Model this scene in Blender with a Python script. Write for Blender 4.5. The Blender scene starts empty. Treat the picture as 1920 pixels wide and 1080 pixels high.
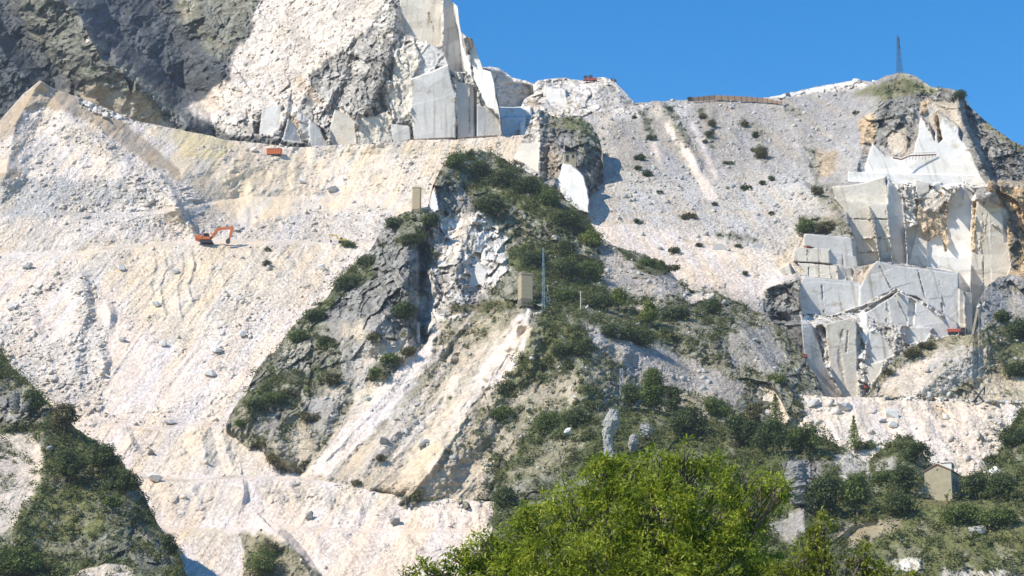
import bpy, bmesh, math, random
import numpy as np
from mathutils import Vector, Matrix
R = math.radians
sc = bpy.context.scene
COL = sc.collection
# ---------------------------------------------------------------- camera, sky, sun, exposure
F = 3582.0                    # focal length in pixels of a 1920 wide picture
PITCH = R(13.5)
CAM = np.array([0.0, 0.0, 1.7])
cam_d = bpy.data.cameras.new('camera'); cam = bpy.data.objects.new('camera', cam_d); COL.objects.link(cam)
cam.location = CAM; cam.rotation_euler = (math.pi/2 + PITCH, 0, 0)
cam_d.sensor_width = 36; cam_d.lens = 36*F/1920; cam_d.clip_start = 0.5; cam_d.clip_end = 20000
sc.camera = cam
SUN_AZ, SUN_EL = R(62), R(45)          # azimuth to the left of straight behind the camera
to_sun = Vector((-math.sin(SUN_AZ)*math.cos(SUN_EL), -math.cos(SUN_AZ)*math.cos(SUN_EL), math.sin(SUN_EL)))
w = bpy.data.worlds.new("World"); sc.world = w; w.use_nodes = True
nt = w.node_tree; nt.nodes.clear()
wo = nt.nodes.new('ShaderNodeOutputWorld'); bg = nt.nodes.new('ShaderNodeBackground'); sky = nt.nodes.new('ShaderNodeTexSky')
sky.sky_type = 'NISHITA'; sky.sun_disc = False; sky.sun_elevation = SUN_EL
sky.sun_rotation = math.atan2(to_sun.x, to_sun.y)
sky.altitude = 300; sky.air_density = 1.0; sky.dust_density = 0.0; sky.ozone_density = 3.0
hs = nt.nodes.new('ShaderNodeHueSaturation'); hs.inputs['Saturation'].default_value = 1.42; hs.inputs['Value'].default_value = 1.28
nt.links.new(sky.outputs[0], hs.inputs['Color']); nt.links.new(hs.outputs[0], bg.inputs[0]); nt.links.new(bg.outputs[0], wo.inputs[0])
bg.inputs[1].default_value = 0.125
sl = bpy.data.lights.new('sun', 'SUN'); so = bpy.data.objects.new('sun', sl); COL.objects.link(so)
sl.energy = 5.0; sl.angle = R(0.53); sl.color = (1.0, 0.912, 0.765)
so.rotation_euler = to_sun.to_track_quat('Z', 'Y').to_euler(); so.location = (-300, -100, 600)
sc.view_settings.view_transform = 'Standard'; sc.view_settings.look = 'None'
sc.view_settings.exposure = 0.27; sc.view_settings.gamma = 1.0; sc.view_settings.use_curve_mapping = False
STEP = 1.4

# ---------------------------------------------------------------- small maths
def pt(u, v, D):
    """world points at depth D (world Y) seen at photo position u, v"""
    x = (np.asarray(u, float)-960)/F; y = (540-np.asarray(v, float))/F
    cy = math.cos(PITCH) - y*math.sin(PITCH); cz = math.sin(PITCH) + y*math.cos(PITCH)
    D = np.asarray(D, float)
    return np.stack([x/cy*D, D + 0*x, CAM[2] + cz/cy*D], -1)
def tanel(v):
    y = (540-np.asarray(v, float))/F
    return (math.sin(PITCH)+y*math.cos(PITCH))/(math.cos(PITCH)-y*math.sin(PITCH))
def N0(v):
    """general lie of the mountainside: a 38 degree slope"""
    return 298.0/(0.78-tanel(v))
def h32(*a):
    h = np.uint32(2166136261)
    for x in a:
        h = (h ^ x.astype(np.uint32)) * np.uint32(16777619)
        h = h ^ (h >> np.uint32(15)); h = h * np.uint32(2246822519); h = h ^ (h >> np.uint32(13))
    return h
def rnd(*a): return (h32(*a) & np.uint32(0xffffff)).astype(np.float32)/np.float32(0xffffff)
def vnoise(x, y, z=None, seed=0):
    xi = np.floor(x); yi = np.floor(y); fx = x-xi; fy = y-yi
    fx = fx*fx*(3-2*fx); fy = fy*fy*(3-2*fy)
    xi = xi.astype(np.int64); yi = yi.astype(np.int64); s = np.full(xi.shape, seed, np.int64)
    a = rnd(xi, yi, s); b = rnd(xi+1, yi, s); c = rnd(xi, yi+1, s); d = rnd(xi+1, yi+1, s)
    return ((a*(1-fx)+b*fx)*(1-fy)+(c*(1-fx)+d*fx)*fy)*2-1
def fbm(x, y, o=4, seed=0, g=0.5):
    t = 0; a = 1; n = 0
    for i in range(o):
        t = t + a*vnoise(x, y, seed=seed+i*17); n += a; a *= g
        x, y = x*1.93+y*0.4+3.1, y*1.93-x*0.4+1.7
    return t/n
def worley(x, y, seed=0):
    """F1, F2, three random numbers of the nearest cell, offset to it"""
    xi = np.floor(x).astype(np.int64); yi = np.floor(y).astype(np.int64)
    f1 = np.full(x.shape, 9.0); f2 = np.full(x.shape, 9.0)
    r = [np.zeros(x.shape) for _ in range(5)]
    s = np.full(xi.shape, seed, np.int64)
    for i in (-1, 0, 1):
        for j in (-1, 0, 1):
            cx = xi+i; cy = yi+j
            px = cx + rnd(cx, cy, s); py = cy + rnd(cx, cy, s+1)
            d = np.hypot(x-px, y-py); m = d < f1
            f2 = np.where(m, f1, np.minimum(f2, d)); f1 = np.where(m, d, f1)
            vals = (rnd(cx, cy, s+2), rnd(cx, cy, s+3), rnd(cx, cy, s+4), x-px, y-py)
            for k in range(5): r[k] = np.where(m, vals[k], r[k])
    return f1, f2, r
def facets(x, z, cell, seed, stretch=1.5, skew=0.0):
    a = (x+skew*z)/cell; b = z/cell/stretch
    f1, f2, r = worley(a, b, seed)
    return cell*((r[0]*2-1)*r[3]*0.9 + (r[1]*2-1)*r[4]*0.9*stretch*0.7 + (r[2]-0.5)*0.45), f2-f1, r[2]
def inside(poly, U, V):
    c = np.zeros(U.shape, bool); n = len(poly)
    for i in range(n):
        x1, y1 = poly[i]; x2, y2 = poly[(i+1) % n]
        if y1 == y2: continue
        m = ((V >= min(y1, y2)) & (V < max(y1, y2)))
        xx = x1 + (V-y1)*(x2-x1)/(y2-y1)
        c ^= m & (U < xx)
    return c
def segdist(line, U, V, closed=False):
    best = np.full(U.shape, 1e9); side = np.zeros(U.shape); par = np.zeros(U.shape)
    n = len(line); m = n if closed else n-1
    for i in range(m):
        x1, y1 = line[i][:2]; x2, y2 = line[(i+1) % n][:2]
        dx, dy = x2-x1, y2-y1; L = dx*dx+dy*dy+1e-9
        t = np.clip(((U-x1)*dx+(V-y1)*dy)/L, 0, 1)
        ex = U-(x1+t*dx); ey = V-(y1+t*dy); d = np.hypot(ex, ey)
        k = d < best
        best = np.where(k, d, best); side = np.where(k, np.sign(dx*ey-dy*ex), side); par = np.where(k, i+t, par)
    return best, side, par
def pmask(poly, U, V, feather, ragged=0.0, seed=0):
    pad = feather+ragged+4
    xs = [p[0] for p in poly]; ys = [p[1] for p in poly]
    out = np.zeros(U.shape)
    bb = (U > min(xs)-pad) & (U < max(xs)+pad) & (V > min(ys)-pad) & (V < max(ys)+pad)
    if not bb.any(): return out
    u = U[bb]; v = V[bb]
    if ragged:
        n1 = fbm(u/14, v/14, 4, seed+5); n2 = fbm(u/14+9.3, v/14+4.1, 4, seed+9)
        u = u+n1*ragged; v = v+n2*ragged
    d, _, _ = segdist(poly, u, v, True)
    d = np.where(inside(poly, u, v), d, -d)
    out[bb] = np.clip(d/max(feather, .3)+0.5, 0, 1)
    return out
def blur(a, k):
    for _ in range(k):
        p = np.pad(a, 1, 'edge')
        a = (p[:-2, 1:-1]+p[2:, 1:-1]+2*a)/4; p = np.pad(a, 1, 'edge')
        a = (p[1:-1, :-2]+p[1:-1, 2:]+2*a)/4
    return a

# ---------------------------------------------------------------- ground kinds: r g b, rock relief, rubble relief, scrub density, grain, gully
TY = {
 'scree':   (.70, .60, .51, .10, .8, 0, 1.0, .5),
 'pink':    (.73, .615, .53, .05, .45, 0, .8, .4),
 'rubble':  (.64, .565, .49, .2, 1.8, 0, 1.3, .1),
 'cream':   (.665, .56, .44, .12, .7, 0, .9, .6),
 'sand':    (.66, .55, .42, .03, .5, 0, .55, .3),
 'yellow':  (.58, .48, .27, .10, .3, 0, .5, .6),
 'dirt':    (.40, .315, .225, .04, .3, 0, .5, .4),
 'grey':    (.38, .35, .32, .12, 1.1, 0, 1.35, .35),
 'paleg':   (.50, .46, .415, .12, 1.1, 0, 1.3, .35),
 'rock':    (.275, .265, .245, 1.0, .4, .05, 1.3, .1),
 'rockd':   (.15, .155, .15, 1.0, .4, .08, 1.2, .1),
 'rockv':   (.26, .25, .19, .8, .5, .35, 1.4, .1),
 'rockw':   (.62, .575, .52, 1.0, .5, 0, 1.1, .1),
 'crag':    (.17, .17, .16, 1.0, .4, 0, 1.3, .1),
 'crag_shade':   (.10, .108, .115, .75, .4, .02, 1.2, .1),  # crag darkened and blued: gully shade put into the colour
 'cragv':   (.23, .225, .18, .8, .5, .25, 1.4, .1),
 'rust':    (.50, .36, .21, .9, .3, 0, 1.2, .1),
 'tan':     (.53, .45, .35, .22, .8, .05, 1.0, .7),
 'tanv':    (.32, .285, .19, .5, .8, .3, 1.2, .4),
 'cut':     (.56, .54, .515, 0, 0, 0, .25, 0),
 'cutc':    (.60, .55, .475, 0, 0, 0, .3, 0),
 'fan':     (.66, .585, .51, .5, 1.2, 0, 1.2, .3),
 'cutw':    (.69, .67, .64, 0, 0, 0, .15, 0),
 'veg':     (.12, .135, .055, .35, .7, 1.0, 1.3, .1),
 'grass':   (.185, .185, .075, .2, .5, .35, 1.2, .1),
 'vegdry':  (.17, .15, .07, .2, .5, .4, 1.2, .1),
}
TY = {k: np.array(v) for k, v in TY.items()}
SHEETS = {}
def spline_row(pts, us, key):
    return np.interp(us, [p[0] for p in pts], [p[key] for p in pts])
class Sheet:
    def __init__(s, name, u0, u1, contours, base, seed, smooth=6, jag=1.0, rise=0.0):
        """contours: bottom to top, each a list of (u, v, metres before(-)/behind(+) the general slope)"""
        s.name = name; s.seed = seed; s.gapk = .85; s.slant = 0.0; s.ribk = 1.0
        us = np.arange(u0, u1+STEP, STEP); nc = len(us)
        Vc = [spline_row(c, us, 1) for c in contours]; Oc = [spline_row(c, us, 2) for c in contours]
        rows_v = []; rows_o = []
        for k in range(len(contours)-1):
            dv = np.max(Vc[k]-Vc[k+1]); n = max(2, int(dv/STEP))
            for i in range(n):
                t = i/n
                rows_v.append(Vc[k]*(1-t)+Vc[k+1]*t); rows_o.append(Oc[k]*(1-t)+Oc[k+1]*t)
        rows_v.append(Vc[-1]); rows_o.append(Oc[-1])
        V = np.array(rows_v); O = np.array(rows_o); U = np.broadcast_to(us, V.shape).copy()
        if jag:
            j = fbm(us/9, us*0+seed, 4, seed+3)*2.2*jag + np.abs(fbm(us/3.0, us*0, 2, seed+4))*1.3*jag
            h = V[0]-V[-1]
            wgt = np.clip(1-(V-V[-1])/np.maximum(np.minimum(h, 40), 1), 0, 1)
            V = V - j*wgt
        D = N0(V)+O
        s.U, s.V = U, V
        s.D = blur(D, smooth)
        s.D[0] = D[0]; s.D[-1] = D[-1]; s.D0 = s.D.copy()
        s.A = np.broadcast_to(TY[base], U.shape+(8,)).copy()
        s.hard = np.zeros(U.shape)
        p = pt(U, V, s.D); s.X, s.Z = p[..., 0], p[..., 2]
        SHEETS[name] = s
    def zone(s, kind, poly, feather=6, ragged=10, amt=1.0):
        m = pmask(poly, s.U, s.V, feather, ragged, s.seed+len(poly)*7+int(poly[0][0]))[..., None]*amt
        s.A = s.A*(1-m)+TY[kind]*m
    def stripe(s, kind, line, width, feather=5, ragged=6, amt=1.0):
        n1 = fbm(s.U/10, s.V/10, 3, s.seed+77)*ragged
        d, _, _ = segdist(line, s.U, s.V)
        m = (np.clip((width-(d+n1))/feather+.5, 0, 1)*amt)[..., None]
        s.A = s.A*(1-m)+TY[kind]*m
    def ridge(s, line, amp, wl, wr=None, power=1.0):
        """pull a crest toward the viewer; wl/wr the width (px) of the side left/right of the line's direction as drawn"""
        wr = wl if wr is None else wr
        n1 = fbm(s.U/25, s.V/25, 3, s.seed+31)*min(wl, wr)*0.35
        d, side, par = segdist(line, s.U, s.V)
        d = np.maximum(d+n1*0.6, 0)
        wd = np.where(side < 0, wr, wl)
        a = np.interp(par, range(len(line)), [p[2] if len(p) > 2 else 1.0 for p in line])
        s.D = s.D - amp*a*np.clip(1-d/wd, 0, 1)**power
    def root(s, h, umax=9999):
        """let the foot of the sheet melt into the ground in front of it"""
        k = np.clip((s.V[0][None]-s.V)/h, 0, 1); k = np.where(s.U > umax, 1, k)
        s.D = s.D0*(1-k)+s.D*k
    def panel(s, kind, poly, dd, tx=0.0, tz=0.1, feather=0.8, ragged=0.0, amt=1.0, at=None, rough=0.0):
        """a sawn rock face: one flat plane. dd metres before(-)/behind(+) the ground at its middle (or at depth `at`)"""
        m = pmask(poly, s.U, s.V, feather, ragged, s.seed+int(poly[0][0]))
        if not (m > .5).any(): return
        k = m > 0.5
        xc, zc = s.X[k].mean(), s.Z[k].mean(); dc = s.D[k].mean() if at is None else at
        pl = dc+dd+tx*(s.X-xc)+tz*(s.Z-zc)
        s.D = s.D*(1-m)+pl*m
        mm = m[..., None]*amt; s.A = s.A*(1-mm)+TY[kind]*mm
        if rough: s.A[..., 3] = np.where(k, rough, s.A[..., 3])
        s.hard = np.maximum(s.hard*(1-m), m)
    def patch(s):
        """break up the ground cover: stone shows between the scrub, grass tufts spread on rock, sand and stone mix on scree"""
        X, Z, sd, A = s.X, s.Z, s.seed, s.A
        n = fbm(X/7, Z/7, 5, sd+90, .6); n2 = fbm(X/2.2, Z/2.2, 3, sd+91)
        v = np.clip(A[..., 5]*1.6, 0, 1)
        gap = (np.clip((n*1.6+n2*.7-.12)*4, 0, 1)*v*s.gapk)[..., None]
        A[:] = A*(1-gap)+TY['grey']*gap*.62+TY['tanv']*gap*.38
        tuft = (np.clip((fbm(X/3.2, Z/2.6, 4, sd+92)+.25*n-.18)*6, 0, 1)*np.clip(A[..., 5]*2.5, 0, 1)*(1-v*.6))[..., None]
        A[:] = A*(1-tuft)+TY['veg']*tuft
        sc_ = np.clip(1-A[..., 3]*2, 0, 1)*(1-s.hard)*(1-np.clip(A[..., 5]*4, 0, 1))
        st = fbm((X-s.slant*Z)/3.5, Z/22, 4, sd+93)
        m = (np.clip(st*2.6, -1, 1)*sc_)
        A[..., 0:3] *= 1+m[..., None]*np.array([.05, .0, -.09])
        d = (np.clip((fbm(X/5, Z/5, 4, sd+94)-.22)*5, 0, 1)*sc_)[..., None]*.5
        w8 = TY['rubble'].copy(); w8[:3] = A[..., :3].mean((0, 1))*.3+w8[:3]*.7
        lum = np.clip(A[..., 0:3].mean(-1, keepdims=True)/.64, .3, 1.05)
        tgt = np.broadcast_to(TY['rubble'], A.shape).copy(); tgt[..., :3] *= lum
        A[:] = A*(1-d)+tgt*d
    def relief(s, k=1.0):
        X, Z, sd = s.X, s.Z, s.seed; A_ = s.A
        s.patch()
        wx = X+fbm(X/9, Z/9, 3, sd)*3.0; wz = Z+fbm(X/9+5, Z/9+3, 3, sd+2)*3.0
        big, e1, _ = facets(wx, wz, 13, sd+11, 1.9, .25); mid, e2, r2 = facets(wx, wz, 5.5, sd+13, 1.7, -.2); sml, e3, r3 = facets(wx, wz, 2.1, sd+15, 1.5)
        tiny, e4, r4 = facets(X+.5*fbm(X, Z, 2, sd+6), Z, 1.0, sd+19, 1.4, .2)
        rib = np.abs(fbm((X+.25*Z+2*fbm(X/6, Z/6, 2, sd+7))/2.6, Z/11, 3, sd+9))*2.2*s.ribk
        rk = 0.40*big+0.55*mid+0.95*sml+1.1*tiny + 0.45*fbm(X/.9, Z/.9, 2, sd+8) - rib
        rk = rk + (0.5*(e1 < .04)+0.3*(e2 < .05))*np.clip(A_[..., 3]*2-1, 0, 1)
        rb = 0
        for cell, sd2, h in ((3.2, 21, 1.0), (1.6, 22, 1.0), (.9, 25, .9)):
            f1, f2, r = worley(X/cell+.3*fbm(X, Z, 2, sd), Z/cell*1.15, sd+sd2)
            size = .12+.42*r[0]**2
            on = (r[1] > (.62 if cell > 3 else .5))
            rb = rb + on*cell*.55*h*np.clip(size+.1-f1+.2*(r[2]-.5)*r[3]*3, 0, .32)
        und = fbm(X/22, Z/22, 3, sd+41)*1.6+fbm(X/5, Z/5, 3, sd+42)*.35
        gx = X-s.slant*Z+fbm(X/8, Z/14, 3, sd+50)*1.6
        gul = (np.abs(fbm(gx/3.4, Z/26, 3, sd+51)))*2.0 + np.abs(fbm(gx/1.3, Z/9, 2, sd+53))*.7
        A = s.A
        soft = 1-s.hard
        s.D = s.D - k*(np.clip(A[..., 3]-.12, 0, 1)*1.14*rk + A[..., 4]*rb*1.3 + soft*und*.8 - A[..., 7]*gul*.9)
        # veins, steps and cracks of the sawn faces
        f1, f2, r = worley(X/9, Z/6, sd+61)
        hd = s.hard*(1-np.clip(A[..., 3]*3, 0, 1))
        s.D = s.D + hd*(.10*fbm(X/2.5, Z/6, 3, sd+60)+.12*(r[0]-.5))
        vs = np.clip(fbm(X/1.1, Z/16, 3, sd+66)*1.8-.35, 0, 1)*hd            # water stains run down the sawn stone
        A[..., 0:3] *= 1-vs[..., None]*np.array([.38, .40, .47])
        pb = np.clip(fbm(X/3.5, Z/2.5, 4, sd+67)*3-1.0, 0, 1)*hd
        A[..., 0:3] *= 1-pb[..., None]*np.array([.22, .27, .36])
        A[..., 0:3] *= (1+hd*(r[2]-.5)*.24)[..., None]
        # colour: stone to stone variation of the material itself
        var = 1+.10*fbm(X/7, Z/7, 4, sd+71)*np.clip(A[..., 6], 0, 1)
        st = ((r2-.5)*.35+(r3-.5)*.45+(r4-.5)*.5)*np.clip(A[..., 3]*1.2, 0, 1)
        A[..., 0:3] *= (var*(1+st))[..., None]
        bo = np.clip(rb*.9, 0, 1)*np.clip(A[..., 4], 0, 1.5)*.35
        stone = np.array([.70, .69, .66])
        lum = A[..., 0:3].mean(-1, keepdims=True)
        A[..., 0:3] = A[..., 0:3]*(1-bo[..., None])+stone*np.clip(lum*1.35, .2, 1.0)*bo[..., None]
        # rust and lichen in rock
        lic = np.clip(fbm(X/4, Z/3, 4, sd+81)*1.6-.15, 0, 1)*A[..., 3]
        A[..., 0:3] *= (1-.35*lic)[..., None]
        wm = np.clip(fbm(X/12, Z/12, 3, sd+82)*2-.3, 0, 1)[..., None]*.25
        A[..., 0:3] = A[..., 0:3]*(1-wm)+A[..., 0:3]*np.array([1.12, .96, .72])*wm
    def finish(s, label, mat, back=(30, -22), kind='structure'):
        P = pt(s.U, s.V, s.D)
        nr, nc = s.U.shape
        top = P[-1]
        b1 = top+np.array([0, 3, -1.0]); b2 = top+np.array([0, back[0], back[1]])
        P = np.concatenate([P, b1[None], b2[None]], 0)
        Acol = np.concatenate([s.A, s.A[-1:], s.A[-1:]], 0)
        nr += 2
        idx = np.arange(nr*nc).reshape(nr, nc)
        quads = np.stack([idx[:-1, :-1], idx[:-1, 1:], idx[1:, 1:], idx[1:, :-1]], -1).reshape(-1, 4)
        o = mesh_obj(s.name, P.reshape(-1, 3), quads, mat, None)
        a = o.data.color_attributes.new('Col', 'FLOAT_COLOR', 'POINT')
        c = np.ones((nr*nc, 4), np.float32); c[:, :3] = np.clip(Acol[..., :3].reshape(-1, 3), .01, .84); c[:, 3] = Acol[..., 6].reshape(-1)
        a.data.foreach_set('color', c.ravel())
        o['kind'] = kind; 
        if label: o['label'] = label
        s.P = P; s.obj = o
        return o
def mesh_obj(name, verts, quads, mat, parent=None, smooth=False):
    me = bpy.data.meshes.new(name)
    verts = np.ascontiguousarray(verts, np.float32); quads = np.ascontiguousarray(quads, np.int32)
    k = quads.shape[1]
    me.vertices.add(len(verts)); me.vertices.foreach_set('co', verts.ravel())
    me.loops.add(quads.size); me.loops.foreach_set('vertex_index', quads.ravel())
    me.polygons.add(len(quads)); me.polygons.foreach_set('loop_start', np.arange(len(quads), dtype=np.int32)*k)
    try: me.polygons.foreach_set('loop_total', np.full(len(quads), k, np.int32))
    except Exception: pass
    me.update(calc_edges=True)
    me.validate()
    if smooth: me.polygons.foreach_set('use_smooth', np.ones(len(quads), bool))
    o = bpy.data.objects.new(name, me); COL.objects.link(o)
    if mat: me.materials.append(mat)
    if parent: o.parent = parent
    return o

# ---------------------------------------------------------------- materials
def new_mat(name):
    m = bpy.data.materials.new(name); m.use_nodes = True; n = m.node_tree; n.nodes.clear()
    o = n.nodes.new('ShaderNodeOutputMaterial'); b = n.nodes.new('ShaderNodeBsdfPrincipled')
    n.links.new(b.outputs[0], o.inputs[0]); b.inputs['Specular IOR Level'].default_value = .25
    return m, n, b
def ground_material():
    m, n, b = new_mat('quarry_ground'); L = n.links.new
    at = n.nodes.new('ShaderNodeAttribute'); at.attribute_name = 'Col'
    tc = n.nodes.new('ShaderNodeTexCoord')
    def noise(scale, det, rough=.6):
        x = n.nodes.new('ShaderNodeTexNoise'); x.inputs['Scale'].default_value = scale; x.inputs['Detail'].default_value = det
        x.inputs['Roughness'].default_value = rough; L(tc.outputs['Object'], x.inputs['Vector']); return x
    def math_(op, a, c):
        x = n.nodes.new('ShaderNodeMath'); x.operation = op
        for i, q in enumerate((a, c)):
            if isinstance(q, (int, float)): x.inputs[i].default_value = q
            else: L(q, x.inputs[i])
        return x.outputs[0]
    n1 = noise(1.1, 6, .7); n2 = noise(.16, 5, .6)
    vo = n.nodes.new('ShaderNodeTexVoronoi'); vo.inputs['Scale'].default_value = 1.25; L(tc.outputs['Object'], vo.inputs['Vector'])
    v2 = n.nodes.new('ShaderNodeTexVoronoi'); v2.inputs['Scale'].default_value = 2.6; L(tc.outputs['Object'], v2.inputs['Vector'])
    sep = n.nodes.new('ShaderNodeSeparateColor'); L(vo.outputs['Color'], sep.inputs[0])
    # value = 1 + grain*((n1-.5)*.7 + (cell-.5)*.35 + (n2-.5)*.3)
    t = math_('ADD', math_('MULTIPLY', math_('SUBTRACT', n1.outputs[0], .5), 1.1), math_('MULTIPLY', math_('SUBTRACT', sep.outputs[0], .5), .30))
    t = math_('ADD', t, math_('MULTIPLY', math_('SUBTRACT', n2.outputs[0], .5), .45))
    t = math_('ADD', math_('MULTIPLY', t, at.outputs['Alpha']), 1.0)
    mx = n.nodes.new('ShaderNodeVectorMath'); mx.operation = 'SCALE'; L(at.outputs['Color'], mx.inputs[0]); L(t, mx.inputs['Scale'])
    L(mx.outputs[0], b.inputs['Base Color']); b.inputs['Roughness'].default_value = .95; b.inputs['Specular IOR Level'].default_value = .1
    bu = n.nodes.new('ShaderNodeBump'); bu.inputs['Distance'].default_value = .5
    hh = math_('ADD', math_('MULTIPLY', n1.outputs[0], 1.1), math_('ADD', math_('MULTIPLY', vo.outputs['Distance'], -.6), math_('MULTIPLY', v2.outputs['Distance'], -.35)))
    L(hh, bu.inputs['Height']); L(math_('MULTIPLY', at.outputs['Alpha'], .75), bu.inputs['Strength']); L(bu.outputs[0], b.inputs['Normal'])
    return m
M_GROUND = ground_material()
def flat(name, col, rough=.8, metal=0.0, var=.12, scale=2.0, bump=.15):
    m, n, b = new_mat(name); L = n.links.new
    tc = n.nodes.new('ShaderNodeTexCoord'); x = n.nodes.new('ShaderNodeTexNoise'); x.inputs['Scale'].default_value = scale; x.inputs['Detail'].default_value = 6
    L(tc.outputs['Object'], x.inputs['Vector'])
    mp = n.nodes.new('ShaderNodeMapRange'); mp.inputs['To Min'].default_value = 1-var*2; mp.inputs['To Max'].default_value = 1+var*2
    L(x.outputs[0], mp.inputs[0])
    v = n.nodes.new('ShaderNodeVectorMath'); v.operation = 'SCALE'; v.inputs[0].default_value = col; L(mp.outputs[0], v.inputs['Scale'])
    L(v.outputs[0], b.inputs['Base Color']); b.inputs['Roughness'].default_value = rough; b.inputs['Metallic'].default_value = metal
    bu = n.nodes.new('ShaderNodeBump'); bu.inputs['Strength'].default_value = bump; bu.inputs['Distance'].default_value = .1
    L(x.outputs[0], bu.inputs['Height']); L(bu.outputs[0], b.inputs['Normal'])
    return m
def leafmat(name, c1, c2, scale=.5, trans=.25, c3=None):
    m, n, b = new_mat(name); L = n.links.new
    tc = n.nodes.new('ShaderNodeTexCoord'); ge = n.nodes.new('ShaderNodeNewGeometry')
    x = n.nodes.new('ShaderNodeTexNoise'); x.inputs['Scale'].default_value = scale; x.inputs['Detail'].default_value = 4
    L(tc.outputs['Object'], x.inputs['Vector'])
    ad = n.nodes.new('ShaderNodeMath'); ad.operation = 'MULTIPLY_ADD'; L(ge.outputs['Random Per Island'], ad.inputs[0]); ad.inputs[1].default_value = .55; 
    mm = n.nodes.new('ShaderNodeMath'); mm.operation = 'MULTIPLY_ADD'; L(x.outputs[0], mm.inputs[0]); mm.inputs[1].default_value = 1.6; mm.inputs[2].default_value = -.55
    L(mm.outputs[0], ad.inputs[2])
    cr = n.nodes.new('ShaderNodeValToRGB'); cr.color_ramp.elements[0].position = .15; cr.color_ramp.elements[0].color = (*c1, 1)
    cr.color_ramp.elements[1].position = .85; cr.color_ramp.elements[1].color = (*c2, 1)
    if c3: e = cr.color_ramp.elements.new(.97); e.color = (*c3, 1)
    L(ad.outputs[0], cr.inputs[0]); L(cr.outputs[0], b.inputs['Base Color']); b.inputs['Roughness'].default_value = .55
    tr = n.nodes.new('ShaderNodeBsdfTranslucent'); L(cr.outputs[0], tr.inputs[0])
    mi = n.nodes.new('ShaderNodeMixShader'); mi.inputs[0].default_value = trans
    out = [q for q in n.nodes if q.type == 'OUTPUT_MATERIAL'][0]
    L(b.outputs[0], mi.inputs[1]); L(tr.outputs[0], mi.inputs[2]); L(mi.outputs[0], out.inputs[0])
    return m
# ================================================================ THE MOUNTAIN, back to front
# ---- far quarry behind the peak
C = Sheet('far_quarry', 890, 1260, [
 [(890, 300, 60), (1260, 300, 60)],
 [(890, 205, 75), (985, 205, 75), (1260, 215, 60)],
 [(890, 125, 110), (918, 125, 110), (935, 127, 110), (960, 145, 105), (985, 151, 100), (1000, 157, 100), (1012, 150, 95), (1060, 145, 95), (1072, 149, 95), (1095, 151, 95), (1130, 145, 95), (1150, 149, 95), (1165, 166, 95), (1190, 192, 95), (1215, 215, 95), (1260, 240, 95)]],
 'rockw', 101, smooth=8, jag=.6)
C.zone('rockd', [(917, 130), (935, 131), (960, 150), (998, 160), (1002, 175), (985, 186), (978, 200), (915, 205)], 4, 4, .45)  # shadow on the left face painted in as darker rock
C.zone('rockw', [(1000, 150), (1200, 150), (1240, 220), (1000, 215)], 6, 4)
C.zone('rock', [(1110, 160), (1165, 165), (1210, 215), (1130, 215)], 10, 12, .45)
C.zone('rust', [(990, 185), (1010, 187), (1008, 205), (995, 208)], 4, 4, .6)
C.ridge([(960, 140), (985, 165), (1000, 180), (985, 190), (975, 205)], 0, 10)
C.panel('cut', [(905, 126), (937, 131), (962, 152), (999, 162), (1002, 176), (984, 186), (978, 201), (905, 204)], 8, .95, .05, 1.5, 1.5, .6)
C.panel('cutw', [(1022, 160), (1062, 170), (1062, 200), (1030, 195), (1018, 180)], -2, -.2, .2, 2, 3)
C.panel('cutw', [(925, 201), (995, 201), (997, 216), (940, 220), (925, 222)], -6, -.1, .3, 1.5, 2)
C.panel('cutw', [(938, 222), (985, 218), (985, 240), (940, 258)], -10, -.1, .2, 1.5, 2)
C.panel('cutw', [(975, 228), (983, 228), (984, 256), (974, 256)], -12, .7, .1, 1.0)
C.relief(.9)
C.finish('distant white marble quarry terrace behind the peak', M_GROUND)

# ---- right mountain with the mast summit and the big sawn pit
D = Sheet('right_mountain', 1088, 2080, [
 [(1088, 800, 10), (1470, 800, 10), (1530, 800, 50), (2080, 800, 50)],
 [(1088, 745, 11), (1470, 745, 11), (1530, 745, 36), (2080, 745, 36)],
 [(1088, 607, 15), (1440, 607, 18), (1520, 607, 6), (1800, 612, 9), (2080, 612, 9)],
 [(1088, 600, 15), (1440, 600, 18), (1520, 600, 16), (1620, 586, 15), (1680, 560, 11), (1760, 600, 16), (1800, 606, 18), (2080, 606, 18)],
 [(1088, 520, 15), (1440, 520, 15), (1505, 520, 4), (1620, 525, 4), (1640, 492, -4), (1800, 513, 2), (2080, 513, 2)],
 [(1088, 515, 15), (1440, 515, 15), (1505, 516, 13), (1620, 520, 13), (1640, 487, 10), (1800, 508, 16), (2080, 508, 14)],
 [(1088, 350, 15), (1400, 350, 12), (1540, 350, -6), (1600, 348, -22), (1650, 345, -24), (2080, 348, -26)],
 [(1088, 340, 15), (1400, 340, 12), (1540, 342, -2), (1600, 340, -14), (1650, 337, -14), (2080, 340, -18)],
 [(1088, 225, 25), (1110, 215, 25), (1130, 208, 25), (1180, 195, 22), (1230, 190, 22), (1290, 187, 18), (1430, 184, 15), (1452, 180, 12), (1530, 163, 5), (1602, 150, -10), (1625, 152, -20), (1640, 153, -30), (1660, 142, -50), (1690, 136, -60), (1718, 143, -60), (1745, 163, -55), (1790, 168, -50), (1808, 182, -48), (1820, 202, -45), (1860, 237, -40), (1900, 265, -34), (1925, 277, -30), (2080, 345, -30)]],
 'grey', 202, smooth=10, jag=.7)
D.zone('paleg', [(1090, 320), (1300, 330), (1540, 330), (1560, 480), (1480, 560), (1300, 520), (1090, 440)], 40, 20)
D.zone('pink', [(1090, 400), (1270, 430), (1400, 470), (1480, 500), (1460, 570), (1300, 540), (1200, 500), (1090, 460)], 25, 20, .7)
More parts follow.
